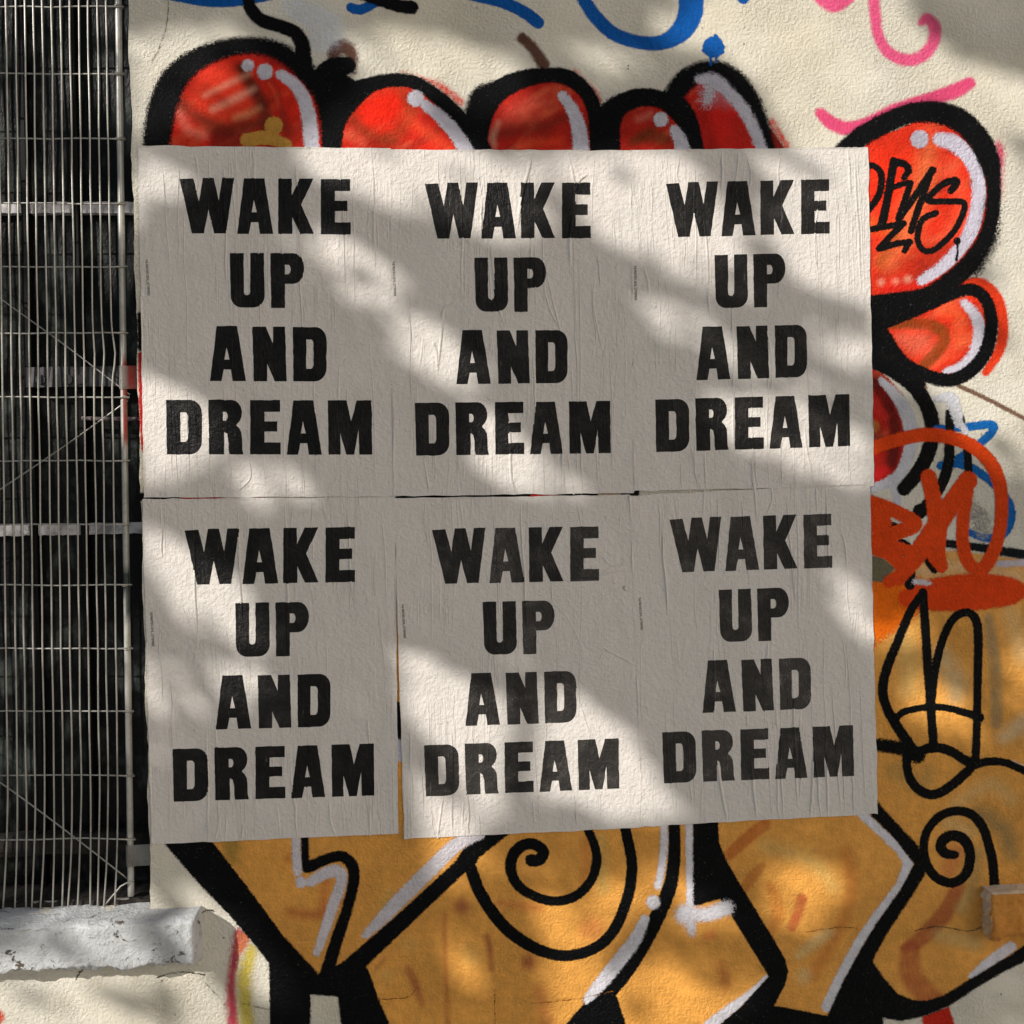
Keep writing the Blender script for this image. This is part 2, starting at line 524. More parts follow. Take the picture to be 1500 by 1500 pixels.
# ------------------------------------------------------------------ paint on the wall
LAYER = 0.00016
DEPTHS = set()
def sheet_depth(layer):
    k = int(round(layer * 16))
    while k in DEPTHS: k += 1
    DEPTHS.add(k)
    return 0.00003 + k * 0.000004
def paint(name, shapes, col, soft=1.4, layer=1, paints=(), parent=None, label=None, op=1.0, step=2.2, mottle=0.0, streak=False):
    """shapes: signed-distance shapes in photograph pixels, laid on the wall as one sheet of paint"""
    x0, y0, x1, y1 = shape_box(shapes, 3 * soft + 3)
    x0, y0, x1, y1 = max(x0, -60), max(y0, -60), min(x1, 1560), min(y1, 1560)
    nx, ny = int((x1 - x0) / step) + 2, int((y1 - y0) / step) + 2
    X, Y = np.meshgrid(np.linspace(x0, x1, nx), np.linspace(y0, y1, ny))
    n = np.full(X.shape, -1e6)
    for s in shapes:
        sf = s[2] if len(s) > 2 else soft
        np.maximum(n, sd(X, Y, s) / sf, out=n)
    colr = np.empty(X.shape + (3,)); colr[:] = lin(col)
    if mottle:
        f = 1 + mottle * (vnoise(X, Y, 46) * 0.6 + vnoise(X, Y, 17) * 0.4 - 0.5)
        colr *= f[..., None]
    if streak:                                       # uneven passes of the can, some thin enough to show a paler coat
        u, w_ = X * 0.55 + Y * 0.83, X * 0.83 - Y * 0.55
        k = np.clip((vnoise(u, w_ * 0.22, 15) * 0.7 + vnoise(u, w_ * 0.4, 6) * 0.3 - 0.52) * 3.0, 0, 1)[..., None] * 0.42
        colr = colr * (1 - k) + np.array(lin((240, 118, 78))) * k
        k = np.clip((vnoise(u + 300, w_ * 0.3 + 90, 19) - 0.62) * 3.5, 0, 1)[..., None] * 0.5
        colr = colr * (1 - k) + np.array(lin((120, 40, 22))) * k
    for s, c, o, sf in paints:
        k = np.clip(sd(X, Y, s) / sf * 0.5 + 0.5, 0, 1)
        k = k * k * (3 - 2 * k) * o
        k = k * np.clip(0.75 + 0.5 * vnoise(X, Y, 13), 0, 1)
        colr = colr * (1 - k[..., None]) + np.array(lin(c)) * k[..., None]
    n = np.clip(n, -30, 30)
    keep = n > -2.4
    cell = keep[:-1, :-1] | keep[1:, :-1] | keep[:-1, 1:] | keep[1:, 1:]
    idx = np.arange(nx * ny).reshape(ny, nx)
    q = np.stack([idx[1:, :-1], idx[1:, 1:], idx[:-1, 1:], idx[:-1, :-1]], -1)[cell]
    used = np.unique(q)
    remap = np.full(nx * ny, -1); remap[used] = np.arange(len(used))
    q = remap[q]
    pts = unp(X.ravel()[used], Y.ravel()[used], -sheet_depth(layer))
    me = bpy.data.meshes.new(name)
    me.vertices.add(len(used)); me.vertices.foreach_set('co', pts.ravel())
    me.loops.add(q.size); me.loops.foreach_set('vertex_index', q.ravel())
    me.polygons.add(len(q)); me.polygons.foreach_set('loop_start', np.arange(len(q)) * 4)
    me.update(calc_edges=True)
    a = me.attributes.new('edge', 'FLOAT', 'POINT'); a.data.foreach_set('value', n.ravel()[used].astype('f'))
    a = me.attributes.new('opacity', 'FLOAT', 'POINT'); a.data.foreach_set('value', np.full(len(used), 30 if op > 0.97 else (op - 0.5) * 3.2, 'f'))
    a = me.attributes.new('col', 'FLOAT_COLOR', 'POINT')
    a.data.foreach_set('color', np.concatenate([colr.reshape(-1, 3)[used], np.ones((len(used), 1))], 1).astype('f').ravel())
    o = link(name, me, parent or wall, M_SPRAY)
    if label: o['label'] = label
    return o

BLK, RED, LIL, WHT, ORG = (3, 3, 5), (214, 40, 22), (202, 199, 211), (222, 219, 226), (233, 166, 80)
BLUE, PINK = (8, 88, 170), (232, 92, 136)

# --- red bubble letters above the posters
def bubble(outline, fill, lights, label, paints=(), col=RED, soft=2.2, osoft=None, lsoft=2.6, lay=2, lcol=LIL):
    f = paint('graffiti_letter', fill, col, 3, lay, paints, label=label, step=2.6, mottle=0.55, streak=True)
    paint('outline', outline, BLK, osoft or soft, lay + 4, parent=f, step=2.0)
    if lights:
        paint('highlight', lights, lcol, lsoft, lay + 3 if lay > 2 else lay + 5, parent=f, step=1.8)
    return f

bubble([('s', [(229, 216, 20), (236, 165, 21), (252, 122, 20), (280, 93, 17), (320, 74, 14), (360, 67, 13), (400, 72, 13), (430, 89, 14), (453, 112, 15), (470, 142, 11), (479, 180, 10), (481, 222, 10)], 5.0),
        ('s', [(466, 118, 14), (486, 100, 15), (508, 96, 13)], 2.0),
        ('p', [(472, 222), (470, 150), (462, 112), (500, 104), (520, 118), (546, 112), (530, 138), (506, 162), (488, 190), (488, 222)], 2.0)],
       [('c', [(244, 222), (246, 170), (262, 130), (300, 92), (360, 74), (410, 82), (446, 112), (468, 150), (478, 222)])],
       [('d', [(363, 96, 9), (388, 105, 11.5)]), ('s', [(411, 109, 7), (433, 125, 9), (447, 150, 10), (454, 184, 11), (457, 225, 11)])],
       'first red bubble letter, wide arch with two pale dots, next to the window',
       [(('c', [(290, 110), (350, 95), (380, 150), (330, 185), (280, 170)]), (236, 62, 36), 0.8, 16),
        (('s', [(262, 150, 9), (300, 178, 10), (330, 192, 12), (380, 180, 9)]), (92, 40, 22), 0.75, 10),
        (('s', [(352, 100, 8), (372, 130, 9), (388, 165, 10), (392, 200, 12)]), (70, 34, 20), 0.85, 8),
        (('s', [(300, 140, 3), (340, 120, 4), (365, 108, 3)]), (246, 170, 140), 0.55, 6),
        (('s', [(312, 160, 4), (350, 142, 5), (372, 130, 3)]), (246, 178, 150), 0.6, 7),
        (('s', [(345, 172, 4), (365, 166, 5), (380, 158, 3)]), (226, 160, 110), 0.5, 7),
        (('s', [(262, 166, 5), (276, 190, 6), (300, 200, 4)]), (240, 150, 130), 0.4, 9),
        (('c', [(316, 190), (350, 196), (350, 222), (310, 222)]), (120, 26, 20), 0.7, 8),
        (('s', [(396, 120, 5), (408, 150, 6), (420, 190, 8)]), (110, 40, 26), 0.6, 7),
        (('s', [(394, 122, 2.5), (404, 140, 2.5), (408, 158, 2)]), (226, 70, 40), 0.8, 3),
        (('c', [(360, 80), (410, 86), (450, 130), (430, 112), (400, 96)]), (150, 30, 30), 0.7, 5)],
       lay=2)
paint('paint_blob', [('d', [(401, 184, 13.5)]), ('s', [(362, 205, 10), (392, 202, 10), (420, 212, 8)])], (190, 140, 62), 1.6, 8,
      label='tan dab of paint inside the first red letter')

bubble([('s', [(488, 222, 12), (493, 180, 13), (512, 148, 15), (545, 124, 11), (582, 117, 10), (612, 123, 10), (645, 146, 11), (676, 176, 12), (700, 204, 11), (714, 228, 10)])],
       [('c', [(476, 230), (482, 180), (510, 138), (560, 116), (604, 116), (656, 152), (716, 230)])],
       [('d', [(609, 144, 12)]), ('s', [(622, 153, 7), (645, 171, 9), (667, 195, 10), (686, 226, 11)])],
       'second red bubble letter with one pale dot and pale sloping stripe',
       [(('c', [(520, 150), (575, 132), (590, 165), (550, 190), (520, 170)]), (250, 40, 14), 0.9, 16),
        (('s', [(512, 160, 7), (520, 180, 8), (545, 200, 8), (575, 205, 9)]), (110, 58, 28), 0.6, 11),
        (('s', [(588, 130, 7), (600, 160, 8), (588, 190, 8), (565, 205, 7)]), (168, 66, 30), 0.6, 10),
        (('s', [(510, 196, 6), (530, 210, 6)]), (240, 110, 80), 0.5, 9),
        (('s', [(600, 176, 6), (640, 205, 8), (660, 220, 6)]), (248, 84, 48), 0.6, 10)], lay=2)

bubble([('s', [(696, 222, 16), (700, 178, 19), (722, 140, 16), (757, 119, 14), (800, 110, 11), (835, 115, 12), (862, 140, 11), (874, 176, 12), (878, 226, 14)]),
        ('s', [(692, 172, 12), (702, 142, 13), (722, 132, 12)], 5)],
       [('c', [(696, 232), (704, 178), (735, 134), (790, 109), (836, 115), (866, 152), (878, 232)])],
       [('s', [(824, 140, 7), (838, 160, 9), (848, 188, 11), (852, 226, 12)])],
       'third red bubble letter with dark brown shading bands',
       [(('c', [(740, 160), (780, 140), (800, 150), (770, 175), (740, 190)]), (226, 92, 72), 0.5, 14),
        (('s', [(722, 200, 7), (760, 190, 9), (800, 184, 8), (832, 170, 7)]), (112, 34, 20), 0.7, 9),
        (('s', [(730, 180, 3), (722, 200, 4), (724, 214, 3)]), (232, 180, 150), 0.5, 6),
        (('s', [(770, 212, 6), (820, 206, 6)]), (236, 70, 36), 0.6, 9)], lay=2, col=(190, 34, 22))

bubble([('s', [(892, 226, 17), (893, 182, 16), (906, 156, 15), (932, 144, 14), (962, 144, 13), (986, 156, 14), (1005, 182, 12), (1019, 226, 9)]),
        ('s', [(880, 200, 10), (886, 165, 11), (905, 148, 9)], 3.5)],
       [('c', [(892, 232), (898, 184), (930, 148), (962, 146), (994, 166), (1020, 232)])],
       [('d', [(968, 175, 10.5)]), ('s', [(988, 190, 7), (996, 205, 10), (1003, 228, 11)])],
       'small fourth red bubble letter with one pale dot',
       [(('s', [(930, 205, 6), (955, 198, 10), (975, 205, 8)]), (104, 56, 22), 0.7, 8),
        (('s', [(935, 175, 4), (952, 168, 5)]), (226, 130, 110), 0.5, 7)], lay=2, col=(186, 36, 22))

bubble([('s', [(984, 146, 15), (1004, 118, 16), (1030, 104, 14), (1055, 104, 14), (1080, 121, 15), (1101, 150, 13), (1117, 184, 10), (1130, 226, 8)], 4.5),
        ('s', [(996, 150, 10), (1012, 176, 10), (1024, 226, 9)], 2.5)],
       [('c', [(992, 146), (1030, 108), (1066, 112), (1104, 160), (1150, 232), (1016, 232)])],
       [('s', [(1024, 116, 6), (1046, 119, 11), (1066, 135, 9), (1087, 158, 9), (1104, 188, 8.5), (1118, 226, 8)], 4), ('s', [(1040, 128, 10), (1036, 148, 6)], 12)],
       'fifth red bubble letter, pointed, with pale stripe running down its right flank',
       [(('s', [(1030, 160, 6), (1044, 226, 10)]), (120, 24, 18), 0.5, 12), (('s', [(1066, 150, 5), (1040, 140, 8)]), (206, 150, 160), 0.5, 14),
        (('s', [(1128, 190, 8), (1150, 226, 8)]), (130, 22, 20), 0.8, 6)], lay=2, col=(206, 30, 20))

# --- letters on the right of the posters
bubble([('s', [(1236, 222, 14), (1262, 200, 15), (1296, 181, 15), (1330, 167, 15), (1365, 164, 16), (1400, 173, 17), (1429, 198, 17), (1448, 232, 16), (1455, 272, 11), (1453, 312, 11), (1444, 348, 12), (1424, 382, 14), (1394, 410, 14), (1350, 433, 11), (1266, 446, 12)], 3.2),
        ('s', [(1452, 300, 10), (1448, 350, 12), (1424, 392, 12)], 10)],
       [('c', [(1262, 224), (1313, 190), (1360, 172), (1400, 182), (1432, 215), (1448, 252), (1449, 302), (1438, 345), (1414, 380), (1387, 408), (1349, 428), (1262, 440)])],
       [('d', [(1347, 204, 13)]), ('s', [(1377, 204, 10), (1398, 210, 12), (1420, 229, 12), (1433, 258, 11), (1434, 293, 11), (1425, 332, 11), (1408, 362, 10), (1381, 391, 9), (1350, 411, 7)], 3.5)],
       'big round red bubble letter with lilac crescent and black signature inside',
       [(('c', [(1280, 240), (1330, 210), (1350, 230), (1320, 300), (1280, 330)]), (250, 52, 20), 0.9, 18),
        (('s', [(1360, 215, 10), (1352, 260, 16), (1330, 330, 18), (1300, 380, 14)]), (244, 126, 72), 0.7, 18),
        (('s', [(1390, 240, 6), (1410, 300, 8), (1390, 340, 8)]), (250, 96, 60), 0.7, 14),
        (('s', [(1290, 385, 8), (1310, 345, 7)]), (176, 84, 30), 0.7, 9),
        (('s', [(1276, 330, 9), (1300, 335, 6)]), (236, 120, 40), 0.5, 12),
        (('d', [(1291, 414, 4), (1330, 410, 5), (1312, 413, 4)]), (250, 200, 170), 0.6, 6),
        (('s', [(1300, 425, 8), (1360, 410, 6), (1410, 360, 5)]), (238, 30, 24), 0.7, 7)], lay=3, col=(232, 52, 26), lcol=(206, 200, 216))

paint('paint_shadow', [('s', [(1404, 416, 7), (1436, 416, 9), (1460, 438, 9), (1469, 476, 8), (1464, 512, 8), (1444, 545, 6)])], (232, 62, 26), 3, 1,
      label='orange-red halo round the small red letter under the round one')
bubble([('s', [(1288, 474, 11), (1333, 457, 10), (1371, 440, 10), (1406, 426, 9), (1429, 426, 9), (1445, 441, 9), (1452, 468, 9.5), (1449, 500, 10), (1437, 527, 10), (1413, 549, 10), (1387, 557, 10), (1355, 549, 10), (1320, 530, 11), (1298, 500, 12), (1284, 478, 12)], 2),
        ('p', [(1262, 434), (1352, 424), (1330, 452), (1300, 470), (1298, 492), (1312, 522), (1330, 545), (1306, 540), (1262, 530)], 2)],
       [('c', [(1290, 476), (1340, 460), (1400, 434), (1432, 434), (1448, 470), (1436, 520), (1400, 550), (1350, 545), (1306, 515)])],
       [('s', [(1413, 444, 6), (1429, 463, 8), (1436, 488, 10), (1429, 516, 10), (1413, 536, 9), (1386, 545, 5)], 3)],
       'small leaf-shaped red letter with brown hook, below the round red letter',
       [(('s', [(1300, 475, 8), (1333, 474, 8), (1365, 477, 8.5), (1383, 490, 9), (1376, 511, 9), (1354, 534, 8)]), (140, 66, 20), 0.9, 2.5),
        (('c', [(1312, 490), (1350, 486), (1368, 500), (1350, 520), (1325, 510)]), (246, 120, 90), 0.6, 12),
        (('s', [(1380, 455, 8), (1404, 460, 9), (1408, 500, 9)]), (246, 104, 56), 0.6, 10)], lay=3, col=(236, 54, 26), lcol=(208, 203, 216))
bubble([('s', [(1268, 522, 12), (1310, 544, 11), (1340, 568, 11), (1359, 597, 11), (1366, 627, 11), (1361, 659, 11), (1346, 690, 11), (1324, 716, 10)], 1.8),
        ('s', [(1306, 530, 12), (1346, 560, 10)], 1.8)],
       [('p', [(1262, 530), (1296, 548), (1324, 580), (1340, 620), (1338, 660), (1322, 700), (1262, 722)])],
       [('s', [(1291, 557, 5), (1313, 581, 8), (1329, 609, 10), (1335, 640, 10), (1328, 675, 9), (1311, 701, 8), (1268, 720, 6)], 2), ('s', [(1306, 704, 9), (1313, 722, 6), (1314, 745, 6)], 2)],
       'red letter with white crescent half covered by the poster edge and an orange scrawl',
       [(('s', [(1280, 560, 8), (1300, 590, 8), (1312, 630, 9), (1306, 680, 9)]), (84, 22, 18), 0.85, 5),
        (('s', [(1276, 590, 8), (1296, 610, 6)]), (216, 50, 40), 0.7, 6), (('s', [(1276, 640, 8), (1296, 650, 9)]), (70, 30, 26), 0.8, 7),
        (('d', [(1279, 625, 9)]), (190, 130, 60), 0.8, 4), (('s', [(1276, 700, 8), (1296, 690, 8)]), (230, 36, 40), 0.8, 6)], lay=3, col=(196, 34, 22), lcol=(204, 203, 212))

# --- signature in the round letter
sig = [[(1262, 243, 4.5), (1280, 243, 4.5), (1291, 256, 5), (1289, 280, 5), (1280, 298, 5), (1264, 316, 4.5)],
       [(1309, 236, 6), (1304, 268, 6), (1299, 296, 6), (1292, 328, 6.5)],
       [(1309, 237, 6), (1324, 240, 5.5), (1331, 249, 5), (1324, 260, 4.5)],
       [(1302, 277, 4), (1317, 271, 4.2), (1330, 267, 4)],
       [(1334, 268, 4.5), (1325, 295, 5), (1317, 320, 5.5)], [(1317, 320, 5), (1341, 286, 5), (1366, 249, 5.5)],
       [(1362, 256, 5), (1350, 292, 5), (1341, 318, 5), (1335, 338, 5)],
       [(1393, 279, 5), (1401, 266, 6), (1384, 268, 5), (1366, 283, 4.5), (1360, 294, 4.5), (1387, 295, 4.5), (1410, 296, 4.5), (1412, 308, 4.5), (1400, 335, 4.5), (1381, 356, 4.5), (1363, 368, 4.2), (1349, 363, 4.5), (1344, 345, 4.5), (1352, 321, 4.5), (1371, 312, 4.5)]]
z = [[(1262, 339, 4.5), (1296, 332, 4.5), (1324, 327, 4.5), (1306, 344, 4.5), (1288, 364, 5), (1312, 357, 4.5), (1333, 354, 4.5), (1325, 367, 4)]]
paint('signature', [('s', s) for s in sig] + [('l', q) for q in z] + [('d', [(1402, 353, 5.5)]), ('l', [(1402, 353, 2), (1403, 368, 1.4), (1401, 381, 2)])], (10, 9, 10), 1.0, 11,
      label='black marker signature scrawled across the round red letter', step=1.4)

# --- pink, blue, black and brown strokes on bare wall
paint('paint_stroke', [('s', [(1202, -8, 13), (1222, 4, 14), (1242, -8, 13)])], PINK, 4, 1, label='short pink spray drip beside the pink hook')
paint('paint_stroke', [('s', [(1279, -12, 8), (1283, 32, 8), (1288, 56, 8), (1302, 77, 8.5), (1327, 88, 9), (1351, 82, 9), (1367, 62, 9), (1369, 40, 9), (1358, 27, 8), (1350, 33, 5)])], PINK, 4, 1, label='pink spray hook curling upwards')
paint('paint_stroke', [('s', [(1202, 166, 8), (1220, 181, 10), (1243, 188, 10), (1271, 180, 9), (1313, 160, 9), (1360, 146, 10), (1397, 134, 11), (1420, 122, 9)])], (224, 78, 122), 4, 1, label='pink spray stroke passing behind the round red letter')
paint('paint_stroke', [('s', [(1462, 214, 6), (1464, 232, 6), (1462, 290, 4)])], (214, 60, 100), 9, 1, label='faint pink overspray to the right of the round red letter')
paint('paint_stroke', [('s', [(248, -8, 8), (300, 3, 6.5), (346, 3, 6.5), (398, -6, 6)])], BLUE, 1.6, 1, label='blue stroke above the first red letter')
paint('paint_stroke', [('s', [(514, 11, 7), (528, 14, 7.5), (552, 3, 7), (590, -12, 7)])], BLUE, 1.6, 1, label='short blue stroke with a ragged end under a black dash')
paint('paint_stroke', [('s', [(686, -8, 8), (735, 3, 8.5), (768, 18, 9), (788, 33, 9)])], BLUE, 1.6, 1, label='blue stroke sloping down to a blunt end')
paint('paint_stroke', [('s', [(848, -12, 9), (872, 24, 10), (900, 50, 10), (937, 62, 10), (970, 62, 11), (996, 47, 15), (1011, 20, 18), (1012, -12, 18)])], BLUE, 2.0, 1, label='large blue bowl-shaped curve')
paint('paint_dot', [('d', [(1045, 69, 15.5)]), ('l', [(1041, 80, 2.5), (1041, 95, 2)]), ('l', [(1049, 80, 2), (1049, 92, 1.5)]), ('d', [(1048, 53, 3), (1032, 74, 4), (1057, 76, 4)])], BLUE, 1.3, 12, label='blue paint dot with two drips over a black outline', step=1.6)
paint('paint_dot', [('d', [(1089, -3, 9)])], BLUE, 1.6, 1, label='blue spot cut off at the wall top, right of the blue curve')
paint('paint_stroke', [('s', [(362, -14, 8), (367, 12, 9), (383, 29, 10), (409, 38, 10), (431, 47, 10), (442, 63, 11), (444, 82, 12), (446, 106, 13)])], BLK, 2, 5, label='black snake-like stroke rising from the first red letter')
paint('paint_stroke', [('s', [(525, -10, 8), (560, 1, 9), (587, 9, 9.5), (603, 11, 10)])], BLK, 2, 6, label='short black dash over blue paint')
paint('paint_stroke', [('s', [(488, 78, 10), (498, 68, 12), (514, 78, 9), (516, 104, 6)])], (104, 72, 60), 6, 1, label='brown smudge behind the black knob')
paint('paint_stroke', [('s', [(765, 56, 8), (780, 70, 8), (796, 94, 9)])], (96, 66, 52), 4, 1, label='brown stroke touching the third red letter')
paint('overspray', [('s', [(590, 112, 5), (640, 128, 7), (672, 150, 6)]), ('s', [(840, 108, 5), (866, 136, 7), (880, 160, 5)]), ('s', [(1130, 180, 5), (1150, 216, 6)])], (224, 60, 44), 7, 1, label='red overspray along the tops of the red letters', op=0.55)
paint('overspray', [('s', [(430, 8, 10), (480, 40, 16), (470, 60, 12)])], (214, 222, 236), 22, 1, op=0.5, label='pale bluish overspray beside the black snake stroke')
paint('paint_stroke', [('s', [(1404, 565, 3), (1447, 585, 3.2), (1510, 618, 3)])], (120, 92, 74), 2.2, 1, label='thin brown sprayed line sloping down to the right')
paint('paint_stroke', [('s', [(1340, 552, 5), (1352, 566, 6), (1348, 578, 4)])], (120, 84, 68), 4, 2, label='brown smudge beside the leaf-shaped red letter')

# --- orange lettering below and right of the posters
smudge = [(('s', [(1120, 1208, 9), (1094, 1228, 9), (1068, 1252, 8)]), (190, 92, 40), 0.7, 3),
          (('s', [(1117, 1268, 5), (1102, 1284, 8), (1088, 1304, 6)]), (186, 104, 44), 0.6, 3),
          (('s', [(1174, 1317, 8), (1168, 1340, 7), (1160, 1358, 7)]), (186, 80, 52), 0.75, 3),
          (('s', [(1240, 1250, 10), (1248, 1300, 9), (1230, 1360, 8), (1190, 1430, 9)]), (196, 108, 46), 0.5, 8),
          (('s', [(1130, 1300, 8), (1140, 1340, 9), (1120, 1380, 6)]), (196, 110, 44), 0.5, 6),
          (('s', [(1404, 1300, 11), (1384, 1338, 12), (1352, 1372, 12), (1326, 1390, 8)]), (172, 82, 52), 0.75, 4),
          (('s', [(1334, 1393, 14), (1334, 1425, 16), (1352, 1452, 16), (1376, 1470, 14)]), (176, 84, 52), 0.7, 5),
          (('d', [(676, 1328, 10)]), (150, 62, 56), 0.75, 9), (('s', [(651, 1340, 3), (652, 1400, 3), (656, 1500, 4)]), (176, 90, 50), 0.6, 5),
          (('s', [(714, 1372, 4), (718, 1392, 4), (720, 1420, 3)]), (156, 70, 54), 0.7, 5), (('d', [(774, 1410, 10)]), (156, 66, 56), 0.7, 9),
          (('s', [(598, 1420, 5), (608, 1440, 6), (618, 1470, 4)]), (164, 80, 54), 0.65, 6), (('s', [(552, 1418, 3), (562, 1406, 3)]), (164, 80, 54), 0.5, 4),
          (('s', [(860, 1230, 8), (858, 1300, 8)]), (204, 112, 50), 0.45, 8), (('d', [(866, 1360, 16)]), (214, 116, 70), 0.5, 14),
          (('s', [(730, 1322, 4), (790, 1330, 6)]), (206, 110, 62), 0.5, 7), (('s', [(425, 1336, 6), (470, 1340, 7), (500, 1320, 5)]), (180, 88, 52), 0.6, 8),
          (('s', [(478, 1285, 7), (474, 1330, 7)]), (200, 100, 56), 0.55, 8), (('d', [(1042, 1370, 6), (1036, 1372, 5)]), (214, 100, 66), 0.5, 6),
          (('s', [(1055, 1410, 4), (1062, 1440, 8)]), (176, 84, 48), 0.5, 8), (('s', [(790, 1450, 8), (800, 1500, 10)]), (176, 92, 56), 0.5, 10),
          (('s', [(440, 1236, 4), (420, 1260, 5)]), (206, 112, 48), 0.5, 6),
          # pale and olive patches of the undercoat
          (('c', [(330, 1232), (350, 1230), (345, 1265), (330, 1250)]), (150, 128, 58), 0.7, 8),
          (('s', [(880, 1230, 7), (884, 1300, 10)]), (208, 176, 100), 0.55, 10), (('s', [(1120, 1240, 8), (1190, 1262, 10), (1220, 1300, 8)]), (206, 180, 110), 0.5, 14),
          (('s', [(1170, 1400, 5), (1200, 1376, 8), (1216, 1366, 5)]), (220, 196, 140), 0.6, 8), (('d', [(1178, 1430, 10)]), (222, 198, 142), 0.6, 9),
          (('s', [(1378, 1370, 10), (1430, 1382, 10)]), (206, 178, 118), 0.6, 10), (('s', [(1408, 1330, 8), (1418, 1312, 6)]), (206, 180, 120), 0.6, 9),
          (('s', [(1436, 1190, 10), (1470, 1215, 12), (1482, 1250, 10)]), (146, 128, 86), 0.8, 14), (('s', [(1430, 1250, 12), (1424, 1300, 10)]), (176, 148, 92), 0.7, 14),
          (('s', [(1400, 1250, 14), (1390, 1276, 10)]), (206, 110, 70), 0.6, 12), (('s', [(1390, 1205, 10), (1420, 1220, 10)]), (206, 182, 130), 0.5, 12),
          (('s', [(1310, 900, 10), (1330, 960, 14), (1330, 1010, 12)]), (222, 190, 120), 0.6, 18), (('s', [(1380, 960, 12), (1400, 1000, 14), (1400, 1020, 10)]), (196, 178, 138), 0.7, 16),
          (('s', [(1448, 905, 7), (1458, 980, 9), (1460, 1060, 8)]), (150, 134, 100), 0.75, 6), (('s', [(1480, 900, 10), (1500, 960, 12)]), (226, 198, 146), 0.55, 16),
          (('s', [(1470, 1080, 8), (1500, 1060, 12)]), (226, 206, 166), 0.7, 12), (('s', [(1310, 1130, 12), (1350, 1150, 10), (1360, 1130, 8)]), (176, 146, 84), 0.6, 12),
          (('s', [(1400, 1180, 8), (1450, 1150, 10), (1480, 1170, 10)]), (224, 192, 132), 0.5, 12),
          (('s', [(1300, 850, 12), (1400, 830, 10), (1490, 845, 10)]), (222, 190, 150), 0.7, 18),
          (('s', [(560, 1330, 8), (570, 1310, 8)]), (214, 180, 100), 0.4, 10), (('d', [(566, 1430, 9), (600, 1385, 10), (690, 1400, 14)]), (216, 180, 104), 0.35, 12),
          (('s', [(1300, 1380, 6), (1330, 1365, 8)]), (206, 150, 66), 0.5, 8)]
orange = paint('graffiti_letter', [('p', [(280, 1215), (500, 1180), (570, 900), (900, 880), (1250, 850), (1300, 815), (1400, 806), (1545, 826), (1545, 1360), (1490, 1398), (1413, 1448), (1360, 1476), (1335, 1476), (1300, 1460), (1270, 1480), (1240, 1545), (555, 1545), (520, 1440), (440, 1430), (390, 1370), (320, 1275)])], ORG, 4, 1, smudge,
               label='ochre orange block lettering filling the wall below the posters', step=3.0, mottle=0.30)
K = 6
paint('outline', [('p', [(236, 1230), (309, 1230), (357, 1292), (413, 1368), (466, 1426), (480, 1416), (500, 1412), (536, 1414), (547, 1440), (556, 1467), (576, 1512), (501, 1512), (495, 1460), (455, 1457), (455, 1512), (396, 1512), (394, 1412), (382, 1395), (340, 1345), (290, 1293)]),
                  ('p', [(492, 1418), (592, 1331), (668, 1261), (693, 1220), (752, 1217), (702, 1256), (698, 1264), (679, 1280), (536, 1416), (520, 1440)]),
                  ('s', [(446, 1222, 6), (447, 1262, 6.5), (451, 1271, 8), (470, 1262, 8), (498, 1254, 8), (515, 1266, 8.5), (518, 1290, 8.5), (509, 1330, 8), (494, 1375, 9), (478, 1428, 10)])],
      (3, 4, 6), 1.8, K, parent=orange, label='thick black outline forming a K shape')
paint('outline', [('s', [(778, 1260, 9), (789, 1260, 8.5), (796, 1249, 8.5), (786, 1238, 8), (769, 1237, 8.5), (753, 1250, 8.5), (748, 1273, 8), (760, 1298, 7.5), (786, 1314, 7), (814, 1320, 7), (844, 1312, 7), (866, 1289, 7), (874, 1261, 7), (870, 1236, 6.5), (858, 1208, 6.5)])],
      (3, 4, 6), 1.3, K, parent=orange, label='black spiral line')
paint('outline', [('s', [(686, 1262, 9), (701, 1303, 9), (724, 1340, 9), (752, 1369, 9), (791, 1392, 8.5), (830, 1400, 8), (869, 1390, 8), (897, 1366, 8), (915, 1328, 8), (924, 1292, 8), (925, 1258, 8), (914, 1205, 7.5)])],
      (3, 4, 6), 1.3, K, parent=orange, label='black arc round the spiral')
paint('outline', [('s', [(987, 1196, 8.5), (988, 1244, 9), (983, 1292, 10), (967, 1334, 11), (940, 1384, 12.5), (908, 1430, 14), (872, 1470, 13), (836, 1512, 13)]),
                  ('p', [(884, 1440), (904, 1461), (920, 1512), (830, 1512), (856, 1480)])], (3, 4, 6), 1.5, K, parent=orange, label='black curve sweeping down to the left')
paint('outline', [('p', [(1015, 1195), (1052, 1195), (1053, 1233), (1066, 1264), (1089, 1303), (1128, 1367), (1150, 1404), (1155, 1423), (1150, 1443), (1134, 1473), (1167, 1479), (1212, 1488), (1224, 1512), (1040, 1512), (1055, 1500), (1086, 1474), (1126, 1430), (1063, 1328), (1054, 1317), (1036, 1322), (1019, 1328), (1012, 1320), (1013, 1272)])],
      (3, 4, 6), 1.6, K, parent=orange, label='broad black zigzag bar')
paint('outline', [('p', [(1266, 1168), (1280, 1168), (1320, 1213), (1343, 1236), (1356, 1262), (1355, 1282), (1329, 1323), (1301, 1365), (1278, 1408), (1297, 1435), (1315, 1456), (1339, 1465), (1357, 1466), (1383, 1458), (1413, 1439), (1483, 1397), (1510, 1378), (1510, 1404), (1472, 1423), (1432, 1446), (1390, 1474), (1353, 1489), (1320, 1496), (1294, 1491), (1294, 1512), (1205, 1512), (1212, 1488), (1234, 1439), (1259, 1393), (1283, 1353), (1318, 1304), (1339, 1266), (1311, 1229), (1276, 1195)])],
      (3, 4, 6), 2.2, K, parent=orange, label='broad black arrow-shaped bar and base curve')
